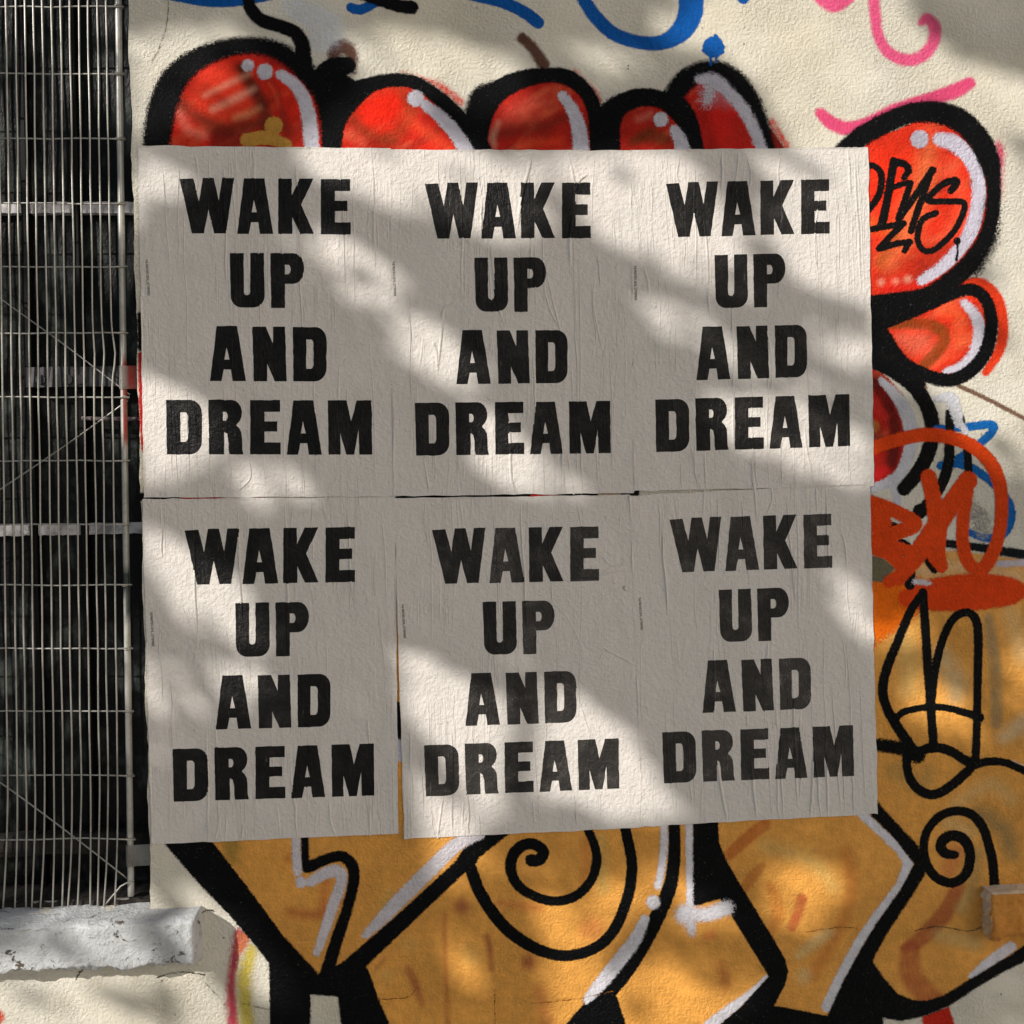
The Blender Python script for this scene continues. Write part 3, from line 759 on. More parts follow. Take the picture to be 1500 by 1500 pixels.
paint('outline', [('s', [(1399, 1252, 6), (1385, 1250, 7.5), (1378, 1240, 8), (1383, 1229, 8), (1397, 1224, 8), (1413, 1231, 8), (1421, 1250, 7.5), (1418, 1274, 7.5), (1406, 1289, 7), (1390, 1293, 7), (1371, 1285, 7), (1358, 1267, 7), (1353, 1243, 6.5), (1358, 1218, 6.5), (1375, 1197, 6.5), (1399, 1188, 6.5), (1423, 1193, 7), (1439, 1211, 7), (1448, 1236, 7), (1454, 1262, 7), (1457, 1296, 7)])],
      (3, 4, 6), 1.2, K, parent=orange, label='black spiral with a long tail')
for s in ([('l', [(441, 1292, 8), (441, 1293, 8)]), ('s', [(455, 1292, 7), (480, 1278, 9), (496, 1277, 9), (500, 1292, 8), (488, 1326, 8), (474, 1368, 7), (464, 1396, 5)])],
          [('s', [(434, 1222, 6.5), (434, 1250, 6.5), (436, 1278, 6)])],
          [('s', [(535, 1370, 5), (560, 1345, 9), (592, 1312, 10.5), (630, 1274, 10.5), (668, 1238, 10), (704, 1222, 7)])],
          [('s', [(973, 1200, 5), (972, 1244, 5.5), (968, 1278, 5.5), (963, 1298, 5)]), ('d', [(957, 1322, 10)]), ('s', [(944, 1347, 7), (932, 1374, 9), (912, 1401, 10), (887, 1432, 10), (860, 1464, 6)])],
          [('l', [(1009, 1200, 5), (1010, 1272, 5), (1010, 1328, 5)]), ('s', [(1003, 1338, 12), (1033, 1340, 10), (1064, 1330, 11)], 5), ('s', [(1011, 1346, 9), (1013, 1366, 5)], 6), ('d', [(1004, 1340, 14)], 7)],
          [('s', [(1123, 1431, 3), (1100, 1455, 5), (1070, 1479, 8), (1038, 1504, 9)])],
          [('l', [(1258, 1188, 7), (1292, 1219, 7), (1320, 1246, 7), (1331, 1264, 8), (1319, 1296, 6), (1284, 1343, 7), (1257, 1384, 7.5), (1236, 1423, 8), (1212, 1474, 8.5)])],
          [('s', [(1424, 1430, 5), (1448, 1411, 8), (1481, 1387, 8)])],
          [('l', [(1483, 1118, 4), (1510, 1134, 6)])]):
    paint('highlight', s, WHT if s[0][1][0][0] > 900 else (214, 208, 214), 2.6, K - 1 if s[0][1][0][0] > 1100 else K + 1, parent=orange, step=1.8)

# --- line drawing with two tall ears, right of the posters
ears = [('s', [(1352, 868, 6), (1333, 897, 6.5), (1315, 940, 6.5), (1299, 980, 7), (1293, 1012, 7), (1301, 1041, 7), (1320, 1073, 7.5), (1344, 1107, 8)]),
        ('s', [(1352, 868, 6.5), (1356, 927, 6.5), (1360, 991, 6.5), (1363, 1033, 6.5), (1368, 1094, 6.5)]),
        ('s', [(1364, 1030, 6), (1370, 980, 6), (1381, 937, 6), (1397, 906, 6), (1416, 897, 6), (1429, 907, 6.5), (1433, 934, 6.5), (1432, 1007, 6), (1431, 1060, 6), (1429, 1118, 6)]),
        ('s', [(1313, 1052, 5), (1326, 1042, 5), (1360, 1036, 5), (1392, 1038, 5), (1436, 1051, 6)]),
        ('s', [(1270, 1090, 9), (1320, 1096, 10), (1344, 1106, 12)], 3),
        ('s', [(1336, 1108, 7), (1360, 1096, 7), (1387, 1098, 7), (1411, 1112, 7), (1424, 1121, 7), (1403, 1143, 7), (1381, 1159, 7), (1363, 1164, 7), (1344, 1155, 7), (1331, 1135, 6.5), (1328, 1108, 6.5)]),
        ('s', [(1422, 1122, 7), (1445, 1116, 6), (1467, 1116, 5.5), (1483, 1121, 5.5), (1510, 1134, 5.5)])]
paint('line_drawing', ears, (3, 4, 6), 1.2, 9, label='black line drawing of two tall ears above a curled loop', step=1.8)

# --- tags on the right edge
paint('paint_stroke', [('s', [(1372, 628, 5.5), (1412, 626, 6), (1452, 622, 6), (1452, 634, 6), (1428, 655, 6), (1404, 672, 6)]),
                       ('s', [(1378, 682, 6), (1407, 680, 6), (1433, 691, 6), (1460, 713, 6), (1479, 740, 6.5), (1480, 765, 6.5), (1468, 784, 6), (1444, 788, 6), (1420, 780, 5)])], (14, 100, 176), 1.6, 8, label='blue numeral three behind the orange-red scrawl')
paint('paint_stroke', [('s', [(1391, 605, 6), (1391, 643, 7), (1389, 680, 8), (1378, 712, 8), (1353, 747, 9)]), ('s', [(1408, 612, 5), (1412, 630, 5)]), ('s', [(1417, 655, 6), (1419, 695, 6)]), ('d', [(1348, 749, 11)]),
                       ('s', [(1320, 798, 9), (1330, 806, 9), (1333, 827, 8), (1333, 856, 8)]), ('s', [(1352, 806, 6), (1359, 818, 7), (1369, 833, 7)]), ('s', [(1300, 770, 8), (1320, 778, 8)])], (9, 9, 11), 1.4, 9, label='broken black scrawl under the orange-red scrawl')
paint('paint_stroke', [('s', [(1376, 795, 6), (1420, 800, 6), (1460, 806, 6.5), (1515, 815, 7)])], (12, 18, 24), 2, 9, label='dark line along the top of the orange paint')
paint('paint_stroke', [('s', [(1462, 826, 4), (1515, 824, 5)])], (206, 196, 206), 3, 9, label='pale stripe under the dark line')
paint('paint_stroke', [('s', [(1340, 852, 4), (1362, 854, 3)])], (214, 210, 218), 3, 9, label='small pale dab above the ears')
paint('overspray', [('s', [(1410, 730, 6), (1436, 760, 10), (1440, 780, 8)])], (158, 153, 146), 10, 8, op=0.5, label='grey overspray inside the orange-red loop')
paint('paint_stroke', [('s', [(1372, 584, 5), (1392, 583, 9), (1401, 604, 9), (1404, 622, 5)]), ('s', [(1404, 612, 3), (1414, 632, 5)])], (206, 206, 212), 2.2, 10, label='silvery brush smear above the orange-red scrawl')
paint('paint_stroke', [('c', [(1262, 850), (1300, 840), (1350, 850), (1350, 890), (1310, 925), (1262, 945)])], (238, 110, 12), 9, 7, label='bright orange cloud of spray beside the poster edge')
paint('paint_stroke', [('s', [(1330, 876, 14), (1370, 871, 24), (1430, 867, 27), (1474, 866, 21), (1490, 866, 14)])], (226, 68, 12), 3, 8, label='fat orange-red horizontal stroke over the ears')
paint('paint_blob', [('p', [(1262, 812), (1290, 816), (1311, 832), (1296, 854), (1262, 848)])], (112, 106, 82), 2, 9, label='olive patch against the poster edge')
paint('spray_tag', [('s', [(1270, 660, 10), (1308, 646, 10), (1353, 637, 10), (1393, 641, 10), (1428, 656, 10), (1454, 683, 10.5), (1466, 718, 10), (1467, 756, 9.5), (1461, 792, 9.5), (1449, 821, 10), (1436, 835, 10), (1420, 826, 9.5), (1411, 800, 9.5), (1411, 760, 9.5), (1418, 704, 11)]),
                    ('s', [(1418, 704, 14), (1396, 735, 14), (1369, 776, 15), (1343, 813, 14), (1316, 848, 10)]),
                    ('s', [(1360, 699, 11.5), (1368, 733, 12), (1373, 771, 14), (1370, 805, 15), (1379, 830, 9)]),
                    ('s', [(1262, 738, 16), (1290, 742, 12), (1318, 752, 10), (1340, 768, 11), (1310, 782, 11), (1280, 798, 13), (1306, 812, 11), (1322, 836, 10), (1302, 852, 9)]),
                    ('s', [(1262, 765, 18), (1290, 765, 16)]), ('s', [(1262, 800, 14), (1300, 800, 11), (1330, 806, 8)])], (226, 70, 12), 1.8, 12, label='looping orange-red scrawl beside the lower right poster', step=1.8)
# --- odds and ends
paint('paint_stroke', [('s', [(352, 1368, 8), (344, 1402, 6.5), (339, 1446, 6.5), (343, 1512, 9)])], (184, 66, 82), 8, 1, label='crimson vertical spray line beside the white sill')
paint('paint_stroke', [('s', [(368, 1392, 8), (358, 1432, 9), (359, 1462, 9), (363, 1512, 10)])], (206, 186, 84), 10, 2, label='yellow vertical spray line beside the crimson one')
paint('paint_stroke', [('d', [(353, 1372, 6)]), ('s', [(360, 1372, 6), (352, 1392, 5)])], (214, 120, 80), 6, 3, label='orange dab at the top of the crimson line')
paint('paint_stroke', [('d', [(-4, 1490, 10)])], (214, 90, 70), 5, 1, label='small red smudge under the sill')
paint('paint_stroke', [('p', [(1350, 1488), (1390, 1474), (1402, 1512), (1354, 1512)])], (196, 40, 22), 3, 4, label='red patch under the black base curve')
paint('paint_stroke', [('l', [(206, 520, 4), (208, 600, 4), (210, 660, 3)])], (186, 36, 36), 2, 1, label='red paint edge between poster and window opening')
paint('paint_stroke', [('l', [(204, 460, 3), (206, 510, 4)])], (12, 12, 14), 2, 2, label='black paint edge between poster and window opening')
paint('paint_stroke', [('l', [(205, 728, 6), (270, 728, 7), (272, 728, 7)])], (12, 12, 14), 2, 2, label='black paint showing in the gap under the first poster')
paint('paint_stroke', [('l', [(272, 728, 7), (380, 726, 7)])], (206, 40, 40), 2, 2, label='red paint showing in the gap under the first poster')
paint('paint_stroke', [('l', [(570, 730, 7), (745, 726, 7), (930, 722, 7)])], (12, 12, 14), 2, 2, label='dark paint showing in the gap between the middle posters', )
paint('paint_stroke', [('l', [(782, 726, 5), (812, 725, 5)])], (206, 40, 40), 2, 3, label='red paint showing in the gap between the middle posters')
paint('paint_stroke', [('l', [(880, 724, 5), (905, 723, 5)])], (196, 176, 150), 2, 3, label='pale paint showing in the gap between the middle posters')
paint('paint_stroke', [('l', [(582, 1040, 12), (588, 1082, 12)])], (10, 11, 14), 2, 2, label='black paint showing between the lower left posters')
paint('paint_stroke', [('l', [(580, 1096, 14), (590, 1104, 12)])], (206, 206, 222), 2, 3, label='lilac paint showing between the lower left posters')

# --- cracks in the render
def crack(pts, w, label, col=(70, 58, 46), layer=14):
    q = catmull(pts, 8)
    q[1:-1] += rng.normal(0, 0.45, (len(q) - 2, 2))
    s = [(x, y, 0.8 * w * (0.4 + 0.7 * rng.random())) for x, y in q]
    paint('crack', [('l', s)], col, 0.7, layer, label=label, step=1.3, op=0.85)
crack([(247, -6), (246, 20), (240, 52), (222, 92)], 0.8, 'fine crack running down near the window edge', (120, 112, 100))
crack([(1340, 1364), (1372, 1357), (1400, 1361), (1420, 1364), (1440, 1358)], 1.0, 'crack running into the orange sill')
crack([(1180, 1366), (1230, 1358), (1262, 1362)], 0.8, 'hairline crack across the orange paint', (150, 92, 30))
crack([(553, 1464), (575, 1463), (598, 1460), (612, 1446)], 0.9, 'short hooked crack in the orange paint', (130, 72, 24))
crack([(350, 1468), (372, 1474), (396, 1480)], 0.8, 'short crack through the yellow line', (110, 100, 80))
crack([(300, 1440), (322, 1462), (340, 1490)], 0.7, 'fine crack below the white sill', (120, 110, 92))
crack([(775, 1470), (840, 1464), (900, 1452)], 0.7, 'hairline crack in the lower orange paint', (150, 88, 30))
crack([(724, 1450), (725, 1505)], 0.7, 'vertical hairline crack in the lower orange paint', (150, 88, 30))
crack([(296, 1337), (304, 1333), (313, 1335)], 1.3, 'broken crack at the corner of the white sill', (60, 50, 40))
crack([(230, 1432), (262, 1424), (300, 1428)], 1.1, 'ragged crack under the white sill', (70, 58, 46))
crack([(110, 1436), (116, 1426), (122, 1420)], 1.4, 'short crack under the middle of the white sill', (70, 58, 46))

# ------------------------------------------------------------------ posters
def arc(cx, cy, rx, ry, a0, a1, n=7):
    return [(cx + rx * math.cos(R(a0 + (a1 - a0) * k / n)), cy + ry * math.sin(R(a0 + (a1 - a0) * k / n))) for k in range(n + 1)]

GL = {
 'W': ([(0, .02), (.25, .01), (.353, .42), (.425, 0), (.625, 0), (.72, .41), (.78, 0), (1, 0), (.85, 1), (.635, 1), (.53, .57), (.447, 1), (.225, 1)], []),
 'A': ([(.19, 0), (.755, 0), (1, 1), (.63, 1), (.586, .79), (.386, .79), (.323, 1), (0, 1)], [(.463, .385), (.545, .61), (.404, .61)]),
 'K': ([(0, 0), (.38, 0), (.385, .30), (.60, 0), (.99, 0), (.647, .47), (1, 1), (.62, 1), (.40, .70), (.40, 1), (0, 1)], []),
 'E': ([(0, 0), (.98, 0), (.98, .215), (.47, .215), (.47, .39), (.89, .39), (.89, .58), (.47, .58), (.47, .78), (1, .78), (1, 1), (0, 1)], []),
 'U': ([(0, 0), (.40, 0)] + [(.40, .70)] + arc(.49, .72, .09, .055, 180, 0)[1:-1] + [(.585, .70), (.585, 0), (.98, 0)] + arc(.68, .78, .32, .22, 0, 90) + arc(.34, .78, .32, .22, 90, 180), []),
 'P': ([(0, 0)] + arc(.68, .28, .32, .28, -90, 90, 10) + [(.43, .56), (.43, 1), (.02, 1)], [(.425, .21), (.50, .21)] + arc(.52, .2975, .08, .0875, -80, 80) + [(.50, .385), (.425, .385)]),
 'N': ([(0, 0), (.395, 0), (.595, .30), (.60, 0), (.95, 0), (1, 1), (.65, 1), (.43, .68), (.43, 1), (.04, 1)], []),
 'D': ([(0, 0)] + arc(.66, .24, .34, .24, -90, 0) + arc(.66, .76, .34, .24, 0, 90) + [(.02, 1)], [(.40, .23)] + arc(.53, .32, .085, .09, -90, 0) + arc(.53, .68, .085, .09, 0, 90) + [(.40, .77)]),
 'R': ([(0, 0)] + arc(.66, .24, .30, .24, -90, 60) + [(.80, .47), (.88, .52), (.945, .60), (.96, .72), (.965, .90), (1, 1), (.60, 1), (.575, .92), (.57, .74), (.53, .62), (.45, .585), (.45, 1), (.02, 1)],
       [(.415, .22), (.47, .22)] + arc(.48, .30, .07, .08, -80, 80) + [(.47, .38), (.415, .38)]),
 'M': ([(0, 0), (.42, 0), (.52, .385), (.65, 0), (.98, 0), (1, 1), (.71, 1), (.69, .54), (.595, 1), (.415, 1), (.28, .60), (.29, 1), (.02, 1)], []),
}
# boxes of the letters as they stand on the first poster
TXT = [('W', 172, 165, 390, 387), ('A', 402, 167, 546, 389), ('K', 566, 168, 708, 389), ('E', 736, 170, 856, 391),
       ('U', 373, 465, 512, 683), ('P', 535, 466, 670, 685),
       ('A', 293, 757, 437, 977), ('N', 463, 760, 600, 978), ('D', 624, 761, 759, 978),
       ('D', 118, 1052, 261, 1270), ('R', 287, 1052, 427, 1270), ('E', 454, 1053, 576, 1270), ('A', 600, 1054, 740, 1271), ('M', 764, 1054, 942, 1271)]
REF = [(172, 165), (855, 170), (942, 1271), (118, 1270)]

def homography(src, dst):
    A, B = [], []
    for (x, y), (u, v) in zip(src, dst):
        A += [[x, y, 1, 0, 0, 0, -u * x, -u * y], [0, 0, 0, x, y, 1, -v * x, -v * y]]
        B += [u, v]
    h = np.append(np.linalg.solve(np.array(A, float), np.array(B, float)), 1).reshape(3, 3)
    def f(p):
        p = np.asarray(p, float)
        q = np.concatenate([p, np.ones(p.shape[:-1] + (1,))], -1) @ h.T
        return q[..., :2] / q[..., 2:]
    return f

def zz(ox, oy, pts):
    return [(ox + x / 2.7275, oy + y / 2.7275) for x, y in pts]

# the small imprint, one mesh of built-in lettering
fc = bpy.data.curves.new('imprint', 'FONT')
fc.body = "THE PRINTER'S DEVIL, LETTERPRESS"
fc.size = 1.0
fc.offset = 0.02
fo = bpy.data.objects.new('imprint', fc); C.objects.link(fo)
bpy.context.view_layer.update()
im = bpy.data.meshes.new_from_object(fo.evaluated_get(bpy.context.evaluated_depsgraph_get()))
bpy.data.objects.remove(fo)
icos = np.array([v.co[:2] for v in im.vertices]); icos -= icos.min(0)
IW, IH = icos.max(0)
ifaces = [tuple(p.vertices) for p in im.polygons]

def add_poster(label, corners, text, depth, wear, imprint, creases, part_labels=None):
    y = -depth
    root = empty('poster')
    tag(root, label, 'poster', 'wheat-pasted text posters')
    c = np.array(corners, float)
    # sheet of paper with slightly uneven edges
    us = [0, 0.008] + [k / 24 for k in range(1, 24)] + [0.992, 1]
    ws = [0, 0.006] + [k / 32 for k in range(1, 32)] + [0.994, 1]
    nx, ny = len(us) - 1, len(ws) - 1
    bm = bmesh.new()
    g = {}
    for j in range(ny + 1):
        for i in range(nx + 1):
            u, v = us[i], ws[j]
            p = (c[0] * (1 - u) + c[1] * u) * (1 - v) + (c[3] * (1 - u) + c[2] * u) * v
            if i in (0, nx) or j in (0, ny):
                p = p + rng.normal(0, 0.45, 2)
            lift = 0
            if i in (0, nx) or j in (0, ny):
                lift = 0.0022 * max(0, mnoise.noise((u * 5 + depth * 9000, v * 7, 1.7)) - 0.05) * 2
                if (i in (0, nx)) and (j in (0, ny)): lift += random.uniform(0, 0.0025)
            g[i, j] = bm.verts.new(P(p[0], p[1], y - lift))
    for j in range(ny):
        for i in range(nx):
            bm.faces.new((g[i, j], g[i, j + 1], g[i + 1, j + 1], g[i + 1, j]))
    rim = [(i, 0) for i in range(nx)] + [(nx, j) for j in range(ny)] + [(i, ny) for i in range(nx, 0, -1)] + [(0, j) for j in range(ny, 0, -1)]
    bk_ = {}
    for k in rim:
        co = g[k].co
        bk_[k] = bm.verts.new((co.x, y + 0.0005, co.z))
    for a, b2 in zip(rim, rim[1:] + rim[:1]):
        bm.faces.new((g[a], g[b2], bk_[b2], bk_[a]))
    bm_obj('sheet', bm, M_PAPER, root)
    # letters
    H = homography(REF, text)
    polys = []
    for ch, x0, y0, x1, y1 in TXT:
        outer, hole = GL[ch]
        mp = lambda pts: H([(x0 + u * (x1 - x0), y0 + v * (y1 - y0)) for u, v in pts]) + 0.0
        rings = [mp(outer)] + ([mp(hole)] if hole else [])
        fine = []
        for r in rings:                       # cut long edges so that the ink edge can wander a little
            q = []
            for a, b2 in zip(r, np.roll(r, -1, 0)):
                n = max(1, int(np.hypot(*(b2 - a)) / 7))
                for k in range(n):
                    q.append(a + (b2 - a) * k / n + (rng.normal(0, 0.22, 2) if k else 0))
            fine.append(np.array(q))
        polys.append(fine)
        vec = [[P(p[0], p[1], y - 0.00015) for p in r] for r in fine]
        flat = [v for r in vec for v in r]
        tris = geometry.tessellate_polygon([[(v.x, v.z, 0) for v in r] for r in vec])
        me = bpy.data.meshes.new('letter')
        me.from_pydata([tuple(v) for v in flat], [], [tuple(t) for t in tris])
        me.update()
        if me.polygons and sum(p.normal.y for p in me.polygons) > 0:
            me.flip_normals()
        o = link('letter', me, root, M_INK)
        o.color = (wear * random.uniform(0.75, 1.25), 0, 0, 1)
    # imprint running down the left edge
    (ax, ay), (bx, by) = imprint
    L = math.hypot(bx - ax, by - ay)
    sc_ = L / IW
    dx, dy = (bx - ax) / L, (by - ay) / L
    vs_ = []
    for u, v in icos:
        px, py = ax + dx * u * sc_ - (-dy) * v * sc_ * 1.5, ay + dy * u * sc_ - dx * v * sc_ * 1.5
        vs_.append(tuple(P(px, py, y - 0.00012)))
    me = bpy.data.meshes.new('imprint')
    me.from_pydata(vs_, [], ifaces); me.update()
    o = link('imprint', me, root, M_INK)
    o.color = (0.2, 0, 0, 1)
    # creases: narrow raised folds of the pasted paper
    boxes = [(r[0][:, 0].min(), r[0][:, 0].max(), r[0][:, 1].min(), r[0][:, 1].max(), r) for r in polys]
    def in_letter(x, y_):
        for xa, xb, ya, yb, r in boxes:
            if xa < x < xb and ya < y_ < yb:
                X, Y = np.array([x]), np.array([y_])
                if inside(X, Y, r[0])[0] and not (len(r) > 1 and inside(X, Y, r[1])[0]):
                    return True
        return False
    for pts, w, h in creases:
        q = catmull(pts, max(6, int(130 / len(pts))))
        q = q + np.stack([rng.normal(0, 0.12, len(q)), np.zeros(len(q))], 1)
        n = len(q)
        vtx, fcs, mi = [], [], []
        for k in range(n):
            t = q[min(k + 1, n - 1)] - q[max(k - 1, 0)]
            nr = np.array([-t[1], t[0]]) / (np.hypot(*t) + 1e-9)
            e = min(1.0, 4 * k / (n - 1), 4 * (n - 1 - k) / (n - 1) + 0.25)
            ww = w * (0.35 + 0.65 * e) * random.uniform(0.96, 1.04)
            for off, up in ((-1, -0.0001), (-0.35, 1.25 * h * 0.7 * e), (0.1, 1.25 * h * e), (1, -0.0001)):
                p = q[k] + nr * off * ww
                vtx.append(tuple(P(p[0], p[1], y - up)))
        for k in range(n - 1):
            t = q[k + 1] - q[k]
            nr = np.array([-t[1], t[0]]) / (np.hypot(*t) + 1e-9)
            for s in range(3):
                a = k * 4 + s
                ink = in_letter(*((q[k] + q[k + 1]) / 2 + nr * w * (-0.7, -0.1, 0.55)[s]))
                fcs.append((a, a + 4, a + 5, a + 1)); mi.append(1 if ink else 0)
        me = bpy.data.meshes.new('crease')
        me.from_pydata(vtx, [], fcs); me.update()
        if sum(p.normal.y for p in me.polygons) > 0:
            me.flip_normals()
        o = link('crease', me, root, [M_PAPER, M_INK])
        me.polygons.foreach_set('material_index', mi)
        me.polygons.foreach_set('use_smooth', [True] * len(mi))
        o.color = (wear, 0, 0, 1)
    return root

def rand_creases(c, n, lo=40, hi=270):
    out = []
    c = np.array(c, float)
    for _ in range(n):
        u = random.uniform(0.04, 0.96)
        v0 = random.choice([0.0, 0.0, random.uniform(0, .9), random.uniform(0, .9), random.uniform(0, 0.9)])
        ln = random.uniform(lo, hi) / 510
        if random.random() < 0.28: v0 = 1 - ln
        v1 = min(1.0, v0 + ln)
        pts = []
        drift = random.uniform(-0.012, 0.03)
        for k in range(6):
            v = v0 + (v1 - v0) * k / 5
            uu = u + drift * k / 5 + random.uniform(-0.004, 0.004)
            p = (c[0] * (1 - uu) + c[1] * uu) * (1 - v) + (c[3] * (1 - uu) + c[2] * uu) * v
            pts.append(tuple(p))
        big = random.random() < 0.22
        out.append((pts, random.uniform(1.6, 2.3) if big else random.uniform(0.8, 1.4), random.uniform(0.0014, 0.0022) if big else random.uniform(0.0008, 0.0013)))
    return out

K1 = [(202, 213), (573, 217), (577.5, 727.5), (211, 729)]
K2 = [(570, 219), (924, 220), (929, 722), (577, 727)]
K3 = [(924, 220), (1272, 215), (1280.5, 712), (929, 719)]
K4 = [(208.5, 731), (579, 727.5), (583.5, 1221), (222, 1237)]
K5 = [(577, 730), (924, 724.5), (943, 1212), (592, 1229)]
K6 = [(922, 726), (1274.5, 708), (1286, 1192), (941, 1211)]
add_poster('upper row text poster beside the caged window, evenly inked', K1,
           REF and zz(200, 200, [(172, 165), (855, 170), (942, 1271), (118, 1270)]), 0.0026, 0.35, ((212, 380), (215.5, 433)),
           [(zz(200, 200, [(232, 60), (244, 140), (240, 230)]), 2.0, 0.0014), (zz(200, 200, [(460, 45), (470, 120), (455, 260)]), 1.8, 0.0013),
            (zz(200, 200, [(360, 1250), (372, 1350), (330, 1430)]), 2, 0.0014), (zz(200, 200, [(440, 1270), (455, 1360), (400, 1420)]), 2, 0.0014),
            (zz(200, 200, [(590, 1100), (590, 1300), (600, 1438)]), 1.6, 0.0010), (zz(200, 200, [(810, 900), (806, 1060)]), 1.8, 0.0012),
            (zz(200, 200, [(640, 600), (670, 690), (672, 750)]), 1.5, 0.001)] + rand_creases(K1, 26))
add_poster('upper row text poster between its two neighbours, deep creases through WAKE and DREAM', K2,
           zz(560, 200, [(170, 185), (833, 184), (913, 1265), (133, 1275)]), 0.0030, 0.55, ((574, 383), (576.5, 434)),
           [(zz(560, 200, [(600, 55), (585, 130), (560, 230), (540, 370)]), 3.0, 0.0026), (zz(560, 200, [(740, 60), (765, 170), (772, 250), (750, 400), (752, 520)]), 3.0, 0.0026),
            (zz(560, 200, [(820, 150), (785, 180), (772, 230)]), 2.4, 0.0020), (zz(560, 200, [(300, 650), (280, 670), (245, 690), (235, 800), (220, 950)]), 2.6, 0.0022),
            (zz(560, 200, [(200, 810), (215, 860), (222, 930)]), 3.0, 0.0024), (zz(560, 200, [(495, 1060), (510, 1200), (515, 1360), (535, 1430)]), 2.6, 0.0022),
            (zz(560, 200, [(640, 580), (670, 690), (710, 770)]), 1.8, 0.0014), (zz(560, 200, [(655, 540), (690, 690), (715, 790)]), 1.8, 0.0014),
            (zz(560, 200, [(600, 850), (610, 1050), (600, 1300)]), 1.8, 0.0012), (zz(560, 200, [(850, 560), (845, 680), (880, 860)]), 1.6, 0.0012),
            (zz(560, 200, [(165, 1280), (190, 1430)]), 2.0, 0.0014), (zz(560, 200, [(740, 1260), (765, 1430)]), 2.0, 0.0014), (zz(560, 200, [(590, 960), (480, 990), (520, 1040)]), 1.2, 0.0008),
            (zz(560, 200, [(430, 390), (440, 500), (455, 640), (490, 760)]), 2.2, 0.0016)] + rand_creases(K2, 24))
add_poster('upper row text poster whose right edge meets the round red letter', K3,
           zz(900, 200, [(206, 185), (859, 170), (942, 1237), (165, 1261)]), 0.0028, 0.6, ((928, 389), (929, 440)),
           [(zz(900, 200, [(265, 60), (250, 150), (262, 180)]), 1.8, 0.0014), (zz(900, 200, [(495, 50), (490, 140), (460, 260)]), 1.8, 0.0014),
            (zz(900, 200, [(525, 60), (545, 150), (535, 220)]), 1.8, 0.0014), (zz(900, 200, [(815, 60), (825, 170), (800, 420), (815, 560)]), 1.5, 0.0012),
            (zz(900, 200, [(760, 1160), (770, 1260), (800, 1395)]), 2.2, 0.0016), (zz(900, 200, [(545, 1250), (552, 1330), (568, 1480)]), 2.2, 0.0016),
            (zz(900, 200, [(360, 1250), (366, 1410)]), 2.0, 0.0014), (zz(900, 200, [(990, 1290), (900, 1390), (880, 1410)]), 1.3, 0.0009),
            (zz(900, 200, [(605, 760), (630, 900), (625, 1060)]), 2.0, 0.0015), (zz(900, 200, [(770, 900), (780, 1060)]), 1.4, 0.001)] + rand_creases(K3, 28))
add_poster('lower row text poster beside the caged window, above the thick black diagonal', K4,
           zz(200, 700, [(192, 206), (874, 196), (950, 1269), (146, 1294)]), 0.0031, 0.55, ((219, 896), (222, 947)),
           [(zz(200, 700, [(340, 1310), (325, 1400), (312, 1450)]), 2.2, 0.0016), (zz(200, 700, [(430, 1370), (418, 1450)]), 2.2, 0.0016),
            (zz(200, 700, [(560, 1290), (575, 1440)]), 1.8, 0.0013), (zz(200, 700, [(770, 1270), (775, 1370), (795, 1430)]), 2.4, 0.0018),
            (zz(200, 700, [(930, 1280), (932, 1430)]), 1.8, 0.0014), (zz(200, 700, [(160, 470), (220, 600), (290, 740)]), 1.3, 0.0008),
            (zz(200, 700, [(360, 1340), (355, 1450)]), 1.6, 0.0012), (zz(200, 700, [(720, 1330), (715, 1410)]), 1.6, 0.0012)] + rand_creases(K4, 32))
add_poster('lower row text poster above the orange spiral, with worn speckled ink', K5,
           zz(560, 700, [(198, 204), (865, 194), (947, 1241), (172, 1273)]), 0.0028, 1.05, ((587.3, 885), (590.6, 935)),
           [(zz(560, 700, [(865, 300), (920, 350), (985, 345)]), 1.6, 0.0013), (zz(560, 700, [(740, 400), (860, 398), (920, 375), (985, 372)]), 1.8, 0.0015),
            (zz(560, 700, [(860, 395), (930, 350), (990, 345)]), 1.4, 0.0012), (zz(560, 700, [(660, 480), (740, 560), (800, 680)]), 1.3, 0.0009),
            (zz(560, 700, [(875, 675), (940, 710), (1015, 750)]), 2.2, 0.0018), (zz(560, 700, [(835, 665), (880, 690), (860, 740)]), 1.3, 0.001),
            (zz(560, 700, [(770, 800), (790, 900), (830, 1030)]), 1.4, 0.001), (zz(560, 700, [(245, 1270), (230, 1360), (222, 1440)]), 2.2, 0.0017),
            (zz(560, 700, [(385, 1340), (392, 1430)]), 2.0, 0.0015), (zz(560, 700, [(325, 1270), (320, 1400)]), 1.8, 0.0013), (zz(560, 700, [(600, 1260), (610, 1400)]), 1.6, 0.0012),
            (zz(560, 700, [(650, 880), (655, 1010), (640, 1130)]), 1.4, 0.001), (zz(560, 700, [(765, 1260), (780, 1400)]), 1.8, 0.0013), (zz(560, 700, [(965, 430), (975, 450)]), 3.5, 0.0016)] + rand_creases(K5, 16))
